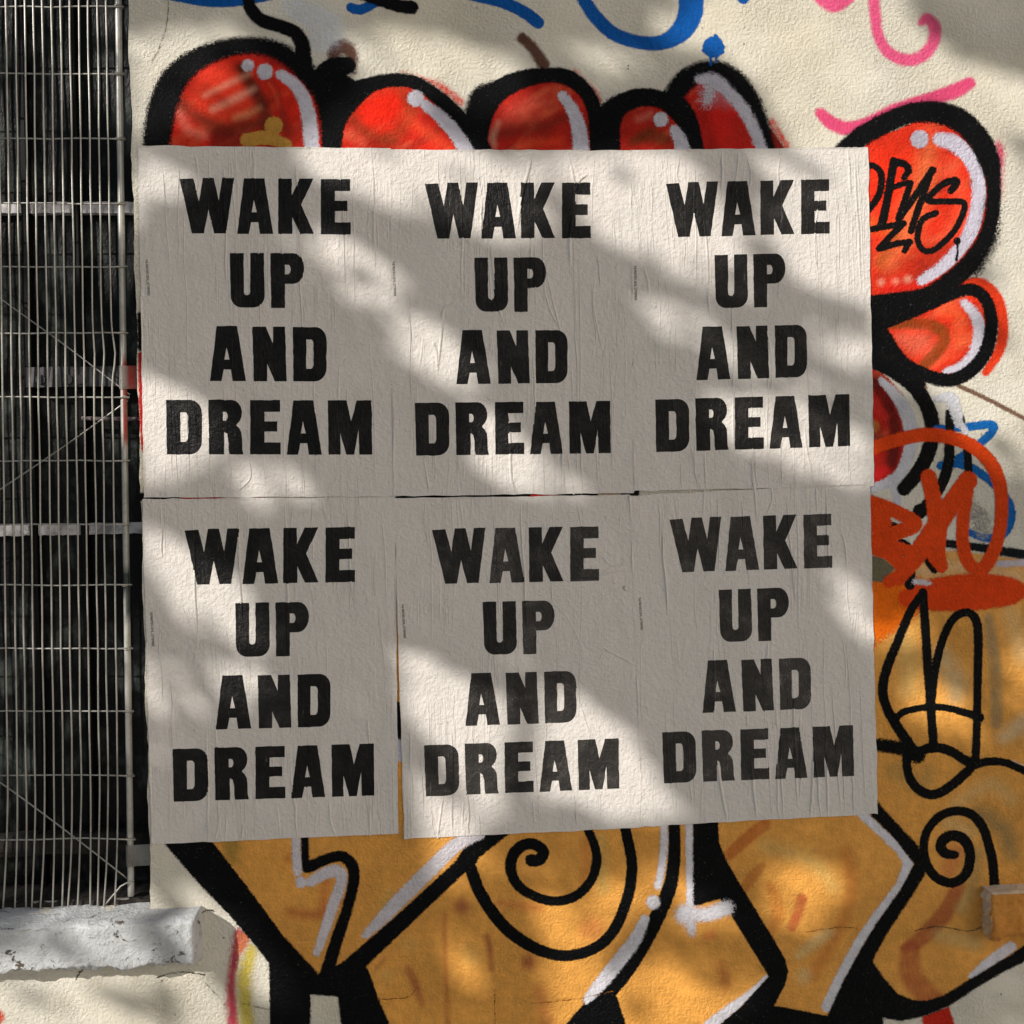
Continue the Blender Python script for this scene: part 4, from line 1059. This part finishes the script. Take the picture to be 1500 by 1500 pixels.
add_poster('lower row text poster beside the orange-red scrawl, with faded charcoal ink', K6,
           zz(900, 690, [(220, 190), (868, 170), (958, 1218), (196, 1248)]), 0.0033, 1.25, ((934.6, 875), (938, 923)),
           [(zz(900, 690, [(360, 65), (355, 180)]), 1.8, 0.0013), (zz(900, 690, [(548, 0), (560, 80), (570, 190)]), 2.0, 0.0015), (zz(900, 690, [(625, 55), (630, 120), (605, 180)]), 1.8, 0.0013),
            (zz(900, 690, [(805, 50), (810, 160)]), 1.8, 0.0013), (zz(900, 690, [(895, 200), (925, 320), (930, 500), (945, 630)]), 1.8, 0.0014),
            (zz(900, 690, [(410, 1150), (425, 1260), (452, 1398)]), 2.6, 0.0020), (zz(900, 690, [(545, 1130), (555, 1260), (570, 1392)]), 2.6, 0.0020),
            (zz(900, 690, [(795, 1100), (792, 1260), (784, 1384)]), 2.8, 0.0022), (zz(900, 690, [(395, 680), (400, 800), (400, 1010)]), 1.8, 0.0013),
            (zz(900, 690, [(615, 680), (610, 760)]), 1.8, 0.0013), (zz(900, 690, [(740, 950), (745, 1150), (742, 1310)]), 1.6, 0.0012),
            (zz(900, 690, [(320, 400), (322, 560), (335, 640)]), 1.5, 0.001), (zz(900, 690, [(645, 930), (650, 1030)]), 2.0, 0.0012), (zz(900, 690, [(530, 960), (532, 1020)]), 1.8, 0.0012),
            (zz(900, 690, [(910, 640), (925, 780), (920, 880)]), 1.5, 0.001), (zz(900, 690, [(180, 345), (250, 330)]), 1.2, 0.0007)] + rand_creases(K6, 26))

# ------------------------------------------------------------------ window behind the grille
GY = 0.034                                # depth of the grille
win = empty('window')
tag(win, 'old blacked-out window with white cross rails behind the wire grille', 'window')
WY = 0.115
def wx(px): return P(px, 640, WY).x
def wz(py): return P(110, py, WY).z
bars = [wx(48), wx(122)]
rails = [(wz(313), wz(297)), (wz(783), wz(767))]
x_lo, x_hi = XL - 0.03, XR + 0.05
cols = [x_lo, wx(-130), wx(-48), bars[0], bars[1], x_hi]
rows = [ZB - 0.03, wz(1232), rails[1][0], rails[0][0], wz(-175), ZT + 0.03]
for i in range(len(cols) - 1):
    for j in range(len(rows) - 1):
        # each pane a slab with a lumpy painted-over surface
        bm = bmesh.new()
        n = 8
        g = {}
        t = random.uniform(-0.004, 0.004)
        for a in range(n + 1):
            for b2 in range(n + 1):
                u, v = a / n, b2 / n
                g[a, b2] = bm.verts.new((cols[i] + (cols[i + 1] - cols[i]) * u, WY + 0.012 + t * (u - .5) + 0.0012 * math.sin(9 * u + 7 * v + i * 3 + j), rows[j] + (rows[j + 1] - rows[j]) * v))
        for a in range(n):
            for b2 in range(n):
                bm.faces.new((g[a, b2], g[a + 1, b2], g[a + 1, b2 + 1], g[a, b2 + 1]))
        bm_obj('pane', bm, M_PANE, win, smooth=True)
for x in cols[1:-1]:
    bm = bmesh.new(); box_bm(bm, (x - 0.0065, WY - 0.012, ZB - 0.02), (x + 0.0065, WY + 0.02, ZT + 0.02))
    bmesh.ops.bevel(bm, geom=list(bm.edges), offset=0.002, segments=1, affect='EDGES')
    bm_obj('glazing_bar', bm, M_BAR, win)
def rough_bar(name, z0, z1, xa, xb, y0, y1, mat, parent, amp=0.0012, n=40):
    bm = bmesh.new()
    ring = []
    for k in range(n + 1):
        x = xa + (xb - xa) * k / n
        r = lambda: random.uniform(-amp, amp)
        ring.append([bm.verts.new(c) for c in ((x, y0 + r(), z0 + r()), (x, y0 + r(), z1 + r()), (x, y1, z1 + r()), (x, y1, z0 + r()))])
    for a, b2 in zip(ring, ring[1:]):
        for k in range(4):
            bm.faces.new((a[k], a[(k + 1) % 4], b2[(k + 1) % 4], b2[k]))
    bm.faces.new(ring[0]); bm.faces.new(list(reversed(ring[-1])))
    bmesh.ops.recalc_face_normals(bm, faces=bm.faces)
    return bm_obj(name, bm, mat, parent)
segs = [x_lo] + cols[1:-1] + [x_hi]
for (z0, z1) in rails:
    for xa, xb in zip(segs, segs[1:]):
        rough_bar('white_rail', z0, z1, xa + 0.0085, xb - 0.0085, WY - 0.006, WY + 0.02, M_RAIL, win, n=14)
rough_bar('bottom_rail', wz(1246), wz(1218), x_lo, x_hi, WY - 0.02, WY + 0.03, M_DIRT, win, 0.003)
strap = rough_bar('iron_strap', wz(569), wz(540), wx(48), x_hi, WY - 0.030, WY - 0.013, M_IRON, win, 0.0008)
for px in (60, 100, 118):
    bm = bmesh.new()
    c0 = P(px, 556, WY - 0.030)
    tube_bm(bm, [c0 + Vector((0, 0.002, 0)), c0 + Vector((0, -0.004, 0))], 0.0095, 14)
    bm_obj('bolt', bm, M_IRON, strap)
bm = bmesh.new(); tube_bm(bm, [P(120, 613, WY - 0.02), P(160, 613.5, WY - 0.02), P(225, 614, WY - 0.02)], 0.0042, 8)
bm_obj('rod', bm, make_plain('chalky_pink', (30, 26, 28), (150, 130, 134), 60, 0.6), win, True)
rough_bar('ledge', ZB - 0.02, ZB + 0.010, x_lo, XR + 0.01, 0.028, WY + 0.03, M_DIRT, win, 0.003, 90)
bm = bmesh.new()                          # dirt heaped at the foot of the reveal
for k in range(46):
    x = random.uniform(XR - 0.32, XR - 0.005)
    s = random.uniform(0.003, 0.012) * (1.3 if x > XR - 0.06 else 0.7)
    yy = random.uniform(0.03, 0.1)
    mt = Matrix.Translation((x, yy, ZB + s * 0.2)) @ Matrix.Rotation(random.uniform(0, 6), 4, 'Z') @ Matrix.Diagonal((s, s * random.uniform(.5, 1), s * random.uniform(.4, .8), 1))
    bmesh.ops.create_icosphere(bm, subdivisions=1, radius=1.0, matrix=mt)
tag(bm_obj('debris', bm, M_DIRT), 'dark crumbs of dirt and leaves in the corner of the window ledge', 'debris', kind='stuff')

# ------------------------------------------------------------------ wire grille
gr = empty('window_grille')
tag(gr, 'bent galvanised wire mesh panel on a tube frame over the window', 'grille')
def tube_x(py): return 173 + (192 - 173) * py / 1310.0
def attr_tube(name, pts, rad, colfn, parent, n=12):
    bm = bmesh.new(); tube_bm(bm, pts, rad, n)
    o = bm_obj(name, bm, M_TUBE, parent, True)
    a = o.data.attributes.new('col', 'FLOAT_COLOR', 'POINT')
    cs = []
    for v in o.data.vertices:
        cs += list(lin(colfn(v.co))) + [1]
    a.data.foreach_set('color', cs)
    return o
zr0, zr1, zd0, zd1, ze0, ze1 = P(188, 645, GY).z, P(188, 528, GY).z, P(188, 862, GY).z, P(188, 824, GY).z, P(188, 900, GY).z, P(188, 866, GY).z
def tube_col(co):
    if zr0 < co.z < zr1 and co.x > P(tube_x(590), 590, GY).x + 0.0005: return (146, 50, 40)
    if zd0 < co.z < zd1 and co.y < GY: return (44, 56, 60)
    if ze0 < co.z < ze1 and co.x > P(tube_x(880), 880, GY).x: return (70, 84, 86)
    return (186, 184, 178)
attr_tube('frame_tube', [P(tube_x(py), py, GY) for py in np.linspace(-300, 1312, 90)], 0.0062, tube_col, gr)
zt = P(100, 1323, GY)
attr_tube('frame_tube', [Vector((XL + 0.02, GY + .002, zt.z + 0.004)), Vector((XL + 0.5, GY + .002, zt.z + 0.003)), P(60, 1324, GY + .002), P(150, 1322, GY + .002), P(190, 1318, GY + .002)], 0.0058, lambda c: (180, 178, 172), gr)
# horizontal wires
HY = [-280, -187, -86, 10, 108, 203, 298, 391, 488, 582, 675, 768, 857, 950, 1042, 1136, 1228]
slope = (lambda px, py: 0.012 * (px - 190) * (0 if py > 1000 else (-1 if py > 700 else (1 if py < 400 else 0))))
SP = 13.35
NW = 62
for py in HY:
    bm = bmesh.new()
    pts = []
    xe = tube_x(py) + 8
    for k in range(24):
        px = xe - (xe + 650) * k / 23
        sag = 0
        if py == 1228: sag = 4 * math.exp(-((px - 120) / 60) ** 2) * -1 + 3
        pts.append(P(px, py + sag + random.uniform(-0.9, 0.9), GY - 0.0062 - 0.001))
    tube_bm(bm, pts, 0.0017, 6)
    bm_obj('horizontal_wire', bm, M_WIRE, gr, True)
    bm = bmesh.new()
    c0 = P(tube_x(py), py, GY)
    a = [c0 + Vector((0.0078 * math.cos(t), 0.0078 * math.sin(t), 0.0018 * math.sin(t * 2 + py))) for t in np.linspace(0, 2 * math.pi, 13)]
    tube_bm(bm, a, 0.0016, 6, False)
    bm_obj('wire_loop', bm, M_WIRE, gr, True)
# vertical wires, each with its own bends
for k in range(NW):
    bm = bmesh.new()
    pts = []
    ph = random.uniform(0, 6); am = random.uniform(0.3, 1.1)
    kink = 5.5 * math.exp(-k / 1.8) if k < 4 else 0
    for py in list(np.linspace(-290, 1180, 92)) + list(np.linspace(1192, 1330, 14)):
        px = tube_x(py) - 17.5 - SP * k
        px += am * math.sin(py / 93 * 3.0 + ph) * 0.4 + 0.6 * math.sin(py / 310 + ph * 2)
        px += kink * math.exp(-((py - 520) / 28) ** 2)
        if py > 1150: px -= 8.5 * ((py - 1150) / 180) ** 1.6 * (0.75 + 0.4 * math.sin(k * 1.7))
        dep = GY - 0.0105 + 0.0012 * math.sin(py / 46 + k)
        if py > 1300: dep -= 0.002
        pts.append(P(px, py, dep))
    e = pts[-1]
    pts += [e + Vector((0, 0.004, -0.004)), e + Vector((0, 0.010, -0.002)), e + Vector((0, 0.014, 0.006))]
    tube_bm(bm, pts, 0.0018, 6)
    bm_obj('vertical_wire', bm, M_WIRE, gr, True)
for a, b2, c2 in (((-200, 285), (0, 437), (190, 578)), ((187, 587), (0, 717), (-200, 856)), ((-200, 1010), (0, 1146), (188, 1288))):
    bm = bmesh.new()
    q = catmull([a, ((a[0] + b2[0]) / 2, (a[1] + b2[1]) / 2 + 2), b2, ((c2[0] + b2[0]) / 2, (c2[1] + b2[1]) / 2 - 2), c2], 6)
    tube_bm(bm, [P(x, y_, GY + 0.006) for x, y_ in q], 0.0015, 6)
    bm_obj('diagonal_wire', bm, M_WIRE, gr, True)
bm = bmesh.new()
tube_bm(bm, [P(196, 1292, GY - .008), P(186, 1293, GY - .011), P(177, 1298, GY - .011), P(160, 1318, GY - .012), P(151, 1328, GY - .011)], 0.0017, 6)
bm_obj('tie_wire', bm, M_WIRE, gr, True)
# clips that hold the tube to the reveal
def clip(py0, py1, x_right, col):
    bm = bmesh.new()
    pm = (py0 + py1) / 2
    c0 = P(tube_x(pm), pm, GY)
    z0, z1 = P(190, py1, GY).z, P(190, py0, GY).z
    prof = [(c0.x - 0.0085 * math.cos(t) , c0.y - 0.0085 * math.sin(t)) for t in np.linspace(-0.6, math.pi * 0.62, 12)]
    prof += [(c0.x + 0.012, c0.y - 0.004), (x_right, c0.y - 0.002)]
    lo = [bm.verts.new((x, y_, z0)) for x, y_ in prof]; hi = [bm.verts.new((x, y_, z1)) for x, y_ in prof]
    for k in range(len(prof) - 1):
        bm.faces.new((lo[k], lo[k + 1], hi[k + 1], hi[k]))
    geom = bmesh.ops.solidify(bm, geom=list(bm.faces), thickness=0.0016)
    o = bm_obj('bracket', bm, M_TUBE, gr)
    a = o.data.attributes.new('col', 'FLOAT_COLOR', 'POINT')
    cs = []
    for v in o.data.vertices: cs += list(lin(col(v.co))) + [1]
    a.data.foreach_set('color', cs)
clip(536, 570, XR + 0.002, lambda c: (150, 44, 34) if P(187, 550, GY).x < c.x < P(194, 550, GY).x else ((60, 40, 36) if c.x > P(190, 550, GY).x else (176, 170, 164)))
clip(1237, 1268, XR + 0.002, lambda c: (176, 174, 168))

# ------------------------------------------------------------------ sills
def sill(name, x0, x1, z0, z1, d, mat, label, seed, lip=0.006, top_mat=None, back=0.0, chips=(), rough=1.6):
    """weathered masonry ledge: a fine box pushed about by noise, ragged along its lower edge"""
    r = random.Random(seed)
    bm = bmesh.new()
    L, Hh, D = x1 - x0, z1 - z0, d + back
    nx_, nz_, ny_ = max(8, int(L / 0.0032)), 26, 22
    ph = [r.uniform(0, 6) for _ in range(10)]
    def disp(x, y, z):
        u, w, dd = (x - x0) / L, (z - z0) / Hh, (back - y) / D
        n1 = math.sin(x * 37 + ph[0]) + math.sin(x * 83 + ph[1] + z * 40)
        n2 = math.sin(z * 90 + ph[3] + x * 25)
        y2 = y - 0.0014 * n2 * dd + 0.0008 * n1 * dd
        z2 = z + (0.0012 * n1 + r.uniform(-.0008, .0008)) * (1 - w) ** 2 + 0.0012 * math.sin(x * 50 + ph[5]) * w
        # worn, rounded edges
        e_top = max(0, w - 0.9) / 0.1; e_bot = max(0, 0.12 - w) / 0.12
        e_f = max(0, dd - 0.9) / 0.1
        y2 += (e_top ** 2 + 1.3 * e_bot ** 2) * e_f * 0.004 + rough * 0.0013 * mnoise.fractal((x * 34, y * 34, z * 34 + seed), 0.6, 2.1, 6) * dd
        z2 += -e_f ** 2 * e_top * 0.004 + e_f ** 2 * e_bot * 0.005 + 0.0075 * mnoise.fractal((x * 24, y * 24 + seed, 3), 0.5, 2.2, 7) * (1 - w) ** 3 + 0.0014 * mnoise.fractal((x * 60, y * 60, seed), 0.8, 2.1, 4) * w
        for ee, sg in ((max(0, 1 - (x - x0) / 0.012), 1), (max(0, 1 - (x1 - x) / 0.012), -1)):
            y2 += ee ** 4 * e_f * 0.006
        x2 = x + rough * 0.0016 * mnoise.fractal((z * 60, y * 60, seed + 5), 0.6, 2.1, 5) * (1 if x in (x0, x1) else 0)
        for cx, cz, cr, depth in chips:
            k = math.hypot((x - cx), (z - cz) * 1.6) / cr
            if k < 1 and dd > 0.9: y2 += depth * (1 - k * k)
        return (x2, y2, z2)
    cache = {}
    def v(i, j, k):
        if (i, j, k) not in cache:
            cache[i, j, k] = bm.verts.new(disp(x0 + L * i / nx_, back - D * j / ny_, z0 + Hh * k / nz_))
        return cache[i, j, k]
    for i in range(nx_):
        for k in range(nz_): bm.faces.new((v(i, ny_, k), v(i + 1, ny_, k), v(i + 1, ny_, k + 1), v(i, ny_, k + 1)))
        for j in range(ny_):
            f = bm.faces.new((v(i, j, nz_), v(i, j + 1, nz_), v(i + 1, j + 1, nz_), v(i + 1, j, nz_)))
            if top_mat: f.material_index = 1
            bm.faces.new((v(i, j, 0), v(i + 1, j, 0), v(i + 1, j + 1, 0), v(i, j + 1, 0)))
    for j in range(ny_):
        for k in range(nz_):
            f = bm.faces.new((v(0, j, k), v(0, j, k + 1), v(0, j + 1, k + 1), v(0, j + 1, k)))
            if top_mat: f.material_index = 1
            bm.faces.new((v(nx_, j, k), v(nx_, j + 1, k), v(nx_, j + 1, k + 1), v(nx_, j, k + 1)))
    bmesh.ops.recalc_face_normals(bm, faces=bm.faces)
    o = bm_obj(name, bm, [mat] + ([top_mat] if top_mat else []), smooth=True)
    return tag(o, label, 'sill')
x_end = P(297, 1370).x
z_top, z_bot = ZB + 0.001, P(150, 1402).z
cpx = P(38, 1366, -0.06)
sill('window_sill', XL - 0.12, x_end, z_bot, z_top, 0.062, M_SILL, 'chipped white-painted window sill under the wire grille', 3, back=0.15,
     chips=[(cpx.x, cpx.z, 0.016, 0.010), (cpx.x + 0.03, cpx.z - 0.002, 0.018, 0.006), (P(247, 1357, -.06).x, P(247, 1357, -.06).z, 0.006, 0.006)])
ox = P(1438, 1340).x
sill('window_sill', ox, ox + 0.9, P(1470, 1364).z, P(1470, 1296).z, 0.042, M_OSILL, 'broken end of an orange-painted sill with white plaster on top', 9, top_mat=M_WSTUCCO, back=0.05, rough=3.2,
     chips=[(P(1475, 1328, -.04).x, P(1475, 1328, -.04).z, 0.010, 0.004)])

# ------------------------------------------------------------------ street tree that shades the wall
# openings of its crown, given by the patches of sun they let through on the wall (pixels, share of sun let through)
GAPS = [
 ([(192, 60), (260, 55), (330, 40), (380, 70), (300, 78), (245, 112), (228, 210), (203, 215), (190, 150)], 1.0),
 ([(205, 236), (250, 240), (300, 265), (300, 296), (240, 300), (205, 285)], 0.85),
 ([(540, 40), (640, 55), (760, 95), (770, 170), (700, 160), (640, 120), (540, 120), (500, 80)], 0.95),
 ([(250, 110), (330, 85), (360, 150), (290, 190), (250, 170)], 0.55),
 ([(495, 160), (540, 130), (620, 135), (640, 190), (690, 222), (430, 218)], 0.9),
 ([(420, 215), (690, 222), (760, 262), (810, 330), (770, 355), (700, 340), (640, 318), (580, 304), (520, 278), (440, 252)], 0.95),
 ([(428, 342), (480, 342), (535, 366), (582, 400), (590, 435), (530, 446), (475, 418), (440, 382)], 0.9),
 ([(572, 460), (612, 466), (664, 498), (706, 545), (686, 578), (630, 552), (586, 512)], 0.9),
 ([(204, 552), (255, 572), (310, 600), (350, 632), (310, 672), (240, 700), (206, 715)], 0.95),
 ([(345, 690), (400, 676), (445, 698), (458, 730), (400, 742), (355, 724)], 0.9),
 ([(690, 590), (740, 610), (800, 680), (872, 716), (850, 735), (790, 730), (730, 715), (685, 675)], 0.85),
 ([(760, 240), (800, 226), (1000, 226), (1080, 330), (1110, 440), (1010, 410), (950, 376), (890, 350), (850, 300)], 0.9),
 ([(950, 50), (1060, -40), (1310, -40), (1340, 40), (1410, 92), (1560, 140), (1560, 225), (1440, 175), (1380, 152), (1280, 215), (1160, 215), (1120, 130), (1060, 80)], 1.0),
 ([(830, 60), (960, 80), (960, 110), (870, 120)], 0.6),
 ([(1130, 260), (1200, 225), (1280, 200), (1400, 180), (1470, 235), (1560, 290), (1560, 560), (1500, 640), (1450, 620), (1400, 570), (1300, 560), (1282, 440), (1180, 420), (1120, 340)], 0.95),
 ([(920, 430), (1000, 455), (1110, 505), (1230, 575), (1275, 605), (1200, 590), (1060, 535), (940, 470)], 0.45),
 ([(1190, 470), (1275, 490), (1275, 540), (1200, 520)], 0.5),
 ([(1040, 585), (1120, 585), (1200, 610), (1282, 640), (1282, 712), (1200, 696), (1120, 660), (1050, 625)], 0.9),
 ([(1380, 580), (1500, 640), (1560, 680), (1560, 740), (1480, 700), (1400, 650)], 0.6),
 ([(211, 782), (270, 800), (335, 852), (392, 884), (385, 945), (320, 925), (216, 900)], 0.97),
 ([(214, 968), (262, 980), (335, 982), (372, 955), (392, 1005), (345, 1046), (262, 1048), (216, 1030)], 0.93),
 ([(380, 985), (470, 1005), (560, 1025), (480, 1045), (390, 1030)], 0.4),
 ([(220, 1070), (300, 1080), (330, 1120), (230, 1120)], 0.3),
 ([(470, 1140), (570, 1160), (578, 1200), (500, 1190)], 0.45),
 ([(586, 955), (645, 970), (695, 1012), (745, 1028), (800, 1018), (850, 1012), (905, 1072), (955, 1132), (1004, 1195), (930, 1200), (860, 1175), (790, 1165), (745, 1185), (712, 1210), (682, 1152), (640, 1092), (596, 1040)], 1.0),
 ([(592, 1130), (632, 1145), (676, 1195), (706, 1250), (640, 1310), (560, 1250), (500, 1240), (585, 1215)], 0.9),
 ([(1225, 820), (1280, 850), (1290, 960), (1250, 930), (1215, 870)], 0.7),
 ([(1290, 895), (1375, 890), (1365, 945), (1290, 950)], 0.6),
 ([(1300, 1020), (1362, 990), (1400, 1010), (1440, 1050), (1440, 1100), (1380, 1065), (1325, 1045)], 0.75),
 ([(1450, 930), (1560, 950), (1560, 1060), (1480, 1010)], 0.5),
 ([(890, 1290), (960, 1265), (1010, 1300), (1070, 1325), (1090, 1355), (1020, 1350), (960, 1320), (910, 1350), (860, 1420), (900, 1430), (990, 1390), (1050, 1430), (1130, 1440), (1060, 1540), (820, 1540), (790, 1420), (840, 1340)], 0.92),
 ([(695, 1245), (745, 1240), (800, 1270), (780, 1300), (720, 1290)], 0.55),
 ([(760, 1310), (830, 1320), (890, 1350), (860, 1395), (800, 1385)], 0.7),
 ([(1130, 1290), (1180, 1265), (1250, 1285), (1215, 1325), (1175, 1358), (1125, 1345)], 0.9),
 ([(540, 1350), (640, 1340), (760, 1420), (720, 1460), (600, 1420)], 0.5),
 ([(210, 1285), (300, 1310), (370, 1365), (420, 1430), (400, 1500), (340, 1450), (330, 1385), (290, 1350), (206, 1350)], 1.0),
 ([(90, 1325), (300, 1330), (300, 1420), (120, 1410)], 0.75),
 ([(-60, 1415), (200, 1415), (400, 1425), (400, 1560), (-60, 1560)], 0.9),
 ([(-60, -40), (165, -20), (155, 60), (-60, 40)], 0.85),
 ([(50, 45), (140, 70), (140, 165), (60, 150)], 0.8),
 ([(-60, 225), (150, 240), (210, 285), (210, 335), (-60, 325)], 0.85),
 ([(-60, 460), (175, 500), (195, 640), (60, 610), (-60, 560)], 0.8),
 ([(-60, 840), (150, 850), (195, 960), (160, 1090), (80, 1080), (60, 980), (-60, 900)], 0.7),
 ([(50, 1285), (205, 1295), (205, 1350), (50, 1350)], 0.95),
]
DARK = [([(170, 1440), (260, 1450), (270, 1495), (180, 1485)], 0.1), ([(950, 1320), (990, 1330), (1040, 1380), (1080, 1440), (1040, 1460), (990, 1400)], 0.12),
        ([(1085, 215), (1190, 218), (1170, 290), (1120, 280)], 0.25), ([(1430, 185), (1510, 225), (1510, 250), (1440, 215)], 0.3)]
CD = 5.2
tree_c = Vector((0, 0, 1.5)) + SUN * CD
n_in, n_out = 34000, 30000
px = np.concatenate([rng.uniform(-60, 1560, n_in), rng.uniform(-900, 2400, n_out)])
py = np.concatenate([rng.uniform(-60, 1560, n_in), rng.uniform(-900, 2400, n_out)])
n_try = len(px)
infr = (px > -60) & (px < 1560) & (py > -60) & (py < 1560)
tr = np.where(infr, 0.0, np.where(vnoise(px, py, 170) > 0.66, 0.7, 0.01))
for poly, t in GAPS:
    tr = np.where(sd(px, py, ('p', poly)) > (-13 if t > 0.85 else -8), np.maximum(tr, t), tr)
for poly, t in DARK:
    tr = np.where(inside(px, py, np.array(poly, float)), t, tr)
keepp = np.minimum(1, -np.log(np.clip(tr, 1e-4, 0.9995)) / 8.0)
sel = rng.random(n_try) < keepp
sel[n_in:] &= ~infr[n_in:]
wp = unp(px[sel], py[sel], 0.0)
S_ = np.array(SUN)
dist = CD + rng.normal(0, 0.45, len(wp))
lp = wp + S_ * dist[:, None]
d0 = lp - np.array(tree_c)
along = d0 @ S_
r2 = (np.linalg.norm(d0 - along[:, None] * S_, axis=1) / 1.9) ** 2 + (along / 1.3) ** 2
lp = lp[(r2 < 1) & (lp[:, 2] > 1.9)]
nl = len(lp)
sz = rng.uniform(0.020, 0.036, nl)
ax = rng.normal(0, 1, (nl, 3)) + S_ * 0.0; ax /= np.linalg.norm(ax, axis=1)[:, None]
nr = rng.normal(0, 0.55, (nl, 3)) + S_; nr -= ax * (nr * ax).sum(1)[:, None]; nr /= np.linalg.norm(nr, axis=1)[:, None]
sdv = np.cross(ax, nr)
lv = np.stack([lp - ax * sz[:, None], lp - sdv * sz[:, None] * 0.62 + nr * sz[:, None] * 0.15, lp + ax * sz[:, None], lp + sdv * sz[:, None] * 0.62 + nr * sz[:, None] * 0.15], 1).reshape(-1, 3)
k4 = np.arange(nl)[:, None] * 4
tris = np.concatenate([k4 + [0, 1, 2], k4 + [0, 2, 3]])
me = bpy.data.meshes.new('crown')
me.vertices.add(len(lv)); me.vertices.foreach_set('co', lv.ravel())
me.loops.add(tris.size); me.loops.foreach_set('vertex_index', tris.ravel())
me.polygons.add(len(tris)); me.polygons.foreach_set('loop_start', np.arange(len(tris)) * 3)
me.update(calc_edges=True)
tree = empty('street_tree')
tag(tree, 'leafy street tree across the pavement that dapples the wall with shade', 'tree')
crown = link('crown', me, tree, M_LEAF)
crown['kind'] = 'stuff'
bm = bmesh.new()
base = Vector((tree_c.x - 0.1, tree_c.y - 0.1, -0.05))
fork = Vector((tree_c.x - 0.1, tree_c.y, 2.2))
tube_bm(bm, [base, base + Vector((0.02, 0, 0.4)), base.lerp(fork, 0.5) + Vector((0.05, 0.03, 0)), fork], [0.17, 0.13, 0.11, 0.09], 12)
for k in range(9):
    e = Vector(lp[rng.integers(nl)])
    mid = fork.lerp(e, 0.5) + Vector((0, 0, 0.15))
    tube_bm(bm, [fork - Vector((0, 0, 0.1)), fork.lerp(mid, 0.5), mid, e], [0.05, 0.035, 0.02, 0.006], 7)
bm_obj('trunk', bm, M_BARK, tree, True)
